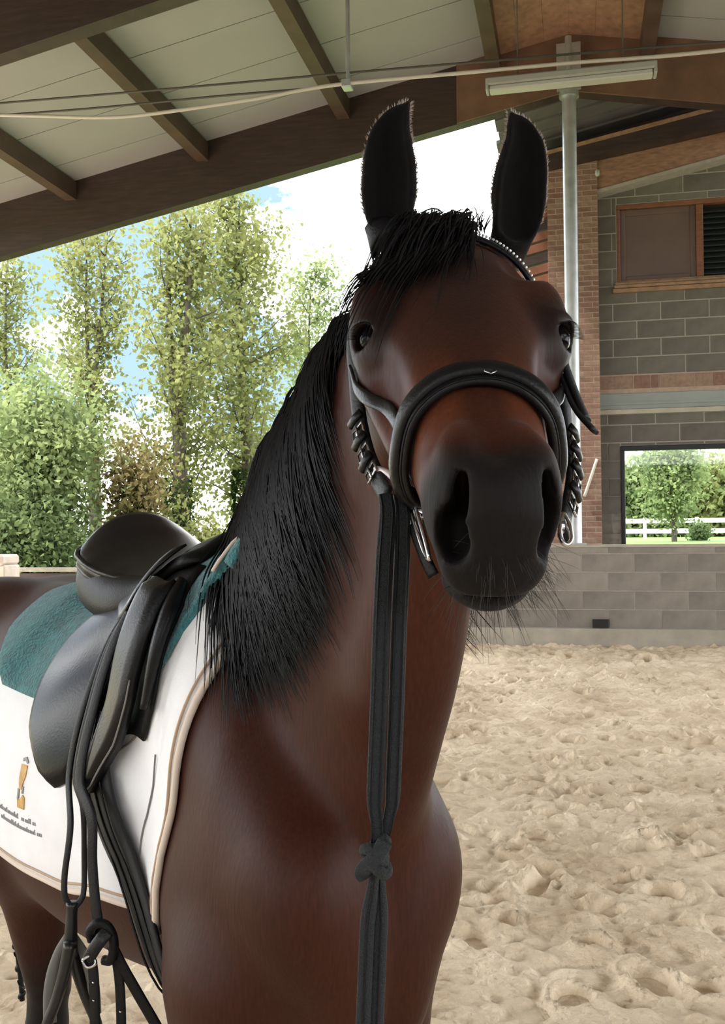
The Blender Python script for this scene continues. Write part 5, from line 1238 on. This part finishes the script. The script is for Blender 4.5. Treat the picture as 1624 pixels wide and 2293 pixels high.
tree(22, 396, 430, [(.22, -.03), (.20, .06)], 'yellow-green tree whose trunk forks low, behind the saddle seat', G1, m_lyel, 8200, .075, 3.0, .2, trunk_r=.24, ivy=2200, branches=44)
tree(24, 548, 395, [(.15, -.02)], 'tallest yellow-green tree with an ivy-covered trunk', G1, m_lyel, 9500, .075, 3.3, .2, trunk_r=.26, ivy=3600, branches=44)
tree(27, 690, 560, [(.3, .02)], 'pale small-leaved tree nearest the horse head', G1, m_lgr, 6500, .07, 2.8, .12, trunk_r=.13, branches=34)
tree(25, 20, 540, [(.3, .0)], 'slender leafy tree at the photo edge above the bush', G1, m_lyel, 4300, .075, 2.6, .3, trunk_r=.13, branches=30)
bush(19, 90, 830, 330, 'large dense green bush behind the rail fence', None, m_lgr, 17000, .075)
bush(20, 300, 930, 170, 'olive and russet bush between the green bush and the forked tree', None, m_lbr, 5200, .07)
bush(18, 60, 1120, 360, 'low dark green bush along the rail fence', None, m_ldk, 9000, .07)
bush(21, 470, 1150, 170, 'low light green bush behind the saddle', None, m_lyel, 3600, .07)
# seen through the black-framed window
G2 = 'trees beyond the building'
tree(31, 1508, 1010, [(.12, -.16), (.10, .15), (.2, .02)], 'small many-stemmed tree seen through the black-framed window', None, m_lgr, 7000, .07, 1.3, .35, trunk_r=.07, gz=1.22, name='garden_tree')
for k, (px, yt, w_) in enumerate(((1400, 1050, 150), (1470, 1030, 140), (1600, 1045, 170), (1690, 1040, 160))):
    bush(55, px, yt, w_, ('round green tree at the window edge beside the frame', 'dense green tree behind the small many-stemmed tree', 'bright green tree above the parked car in the window', 'green tree at the photo edge beyond the parked car')[k], G2, m_lgr if k != 2 else m_lyel, 9000, .20, 'distant_tree', 1.25, 'tree')
bush(34, 1565, 1174, 46, 'clipped dark bush in front of the parked car', None, m_ldk, 2600, .05, 'clipped_bush', 1.22)
m_wall_w = mat('white_garden_wall', (.85, .84, .80), .8)
b0, z0 = on_plane(1330, 1176, 45); b1, z1 = on_plane(1760, 1165, 45)
wf = empty('white_rail_fence', tuple(hall(45, 10, 1.2))); tag(wf, 'white rail fence running across the view in the black-framed window', 'fence')
for zz in (1.55, 2.0): keep_parent(hbox('rail', (45, 45.08), (b0, b1), (zz - .10, zz + .10), m_wall_w), wf)
for q in np.arange(b0, b1, 2.2): keep_parent(hbox('post', (45.08, 45.2), (q - .07, q + .07), (1.2, 2.15), m_wall_w), wf)
def car(px, py, A, label):
    B, z = on_plane(px, py, A); c = empty('car', tuple(hall(A, B, 1.24))); tag(c, label, 'car'); m_p = mat('blue_car_paint', (.12, .19, .36), .25, coat=.5); m_g = mat('car_glass', (.03, .04, .05), .08); m_t = mat('tyre_rubber', (.01, .01, .01), .8)
    prof_ = [(-2.1, .45), (-2.05, .85), (-1.3, .98), (-.8, 1.42), (.7, 1.45), (1.35, 1.0), (2.05, .88), (2.1, .45)]
    mb = MB(); k = len(prof_); v = [hall(A + s_ * (.85 if q[1] < 1.1 else .68), B + q[0], 1.34 + q[1]) for s_ in (-1, 1) for q in prof_]; mb.add(v, [tuple(range(k)), tuple(range(2 * k - 1, k - 1, -1))] + [(i, (i + 1) % k, (i + 1) % k + k, i + k)[::-1] for i in range(k)]); keep_parent(mb.build('body', m_p), c)
    for q0, q1 in (((-1.12, 1.02), (-.10, 1.38)), ((.0, 1.02), (1.0, 1.38))):
        keep_parent(MB().hexa([hall(A - .84, B + q0[0], 1.34 + q0[1]), hall(A - .84, B + q1[0], 1.34 + q0[1]), hall(A - .80, B + q1[0], 1.34 + q0[1]), hall(A - .80, B + q0[0], 1.34 + q0[1]), hall(A - .74, B + q0[0] + .28, 1.34 + q1[1]), hall(A - .74, B + q1[0] - .12, 1.34 + q1[1]), hall(A - .69, B + q1[0] - .12, 1.34 + q1[1]), hall(A - .69, B + q0[0] + .28, 1.34 + q1[1])]).build('side_window', m_g), c)
    for q in (-1.3, 1.3):
        for s_ in (-1, 1): keep_parent(auto_smooth(MB().tube([hall(A + s_ * .62, B + q, 1.64), hall(A + s_ * .86, B + q, 1.64)], .32, 18).build('wheel', m_t)), c)
car(1585, 1165, 62, 'blue car parked behind the white rail fence')
print('trees', time.time() - T0)
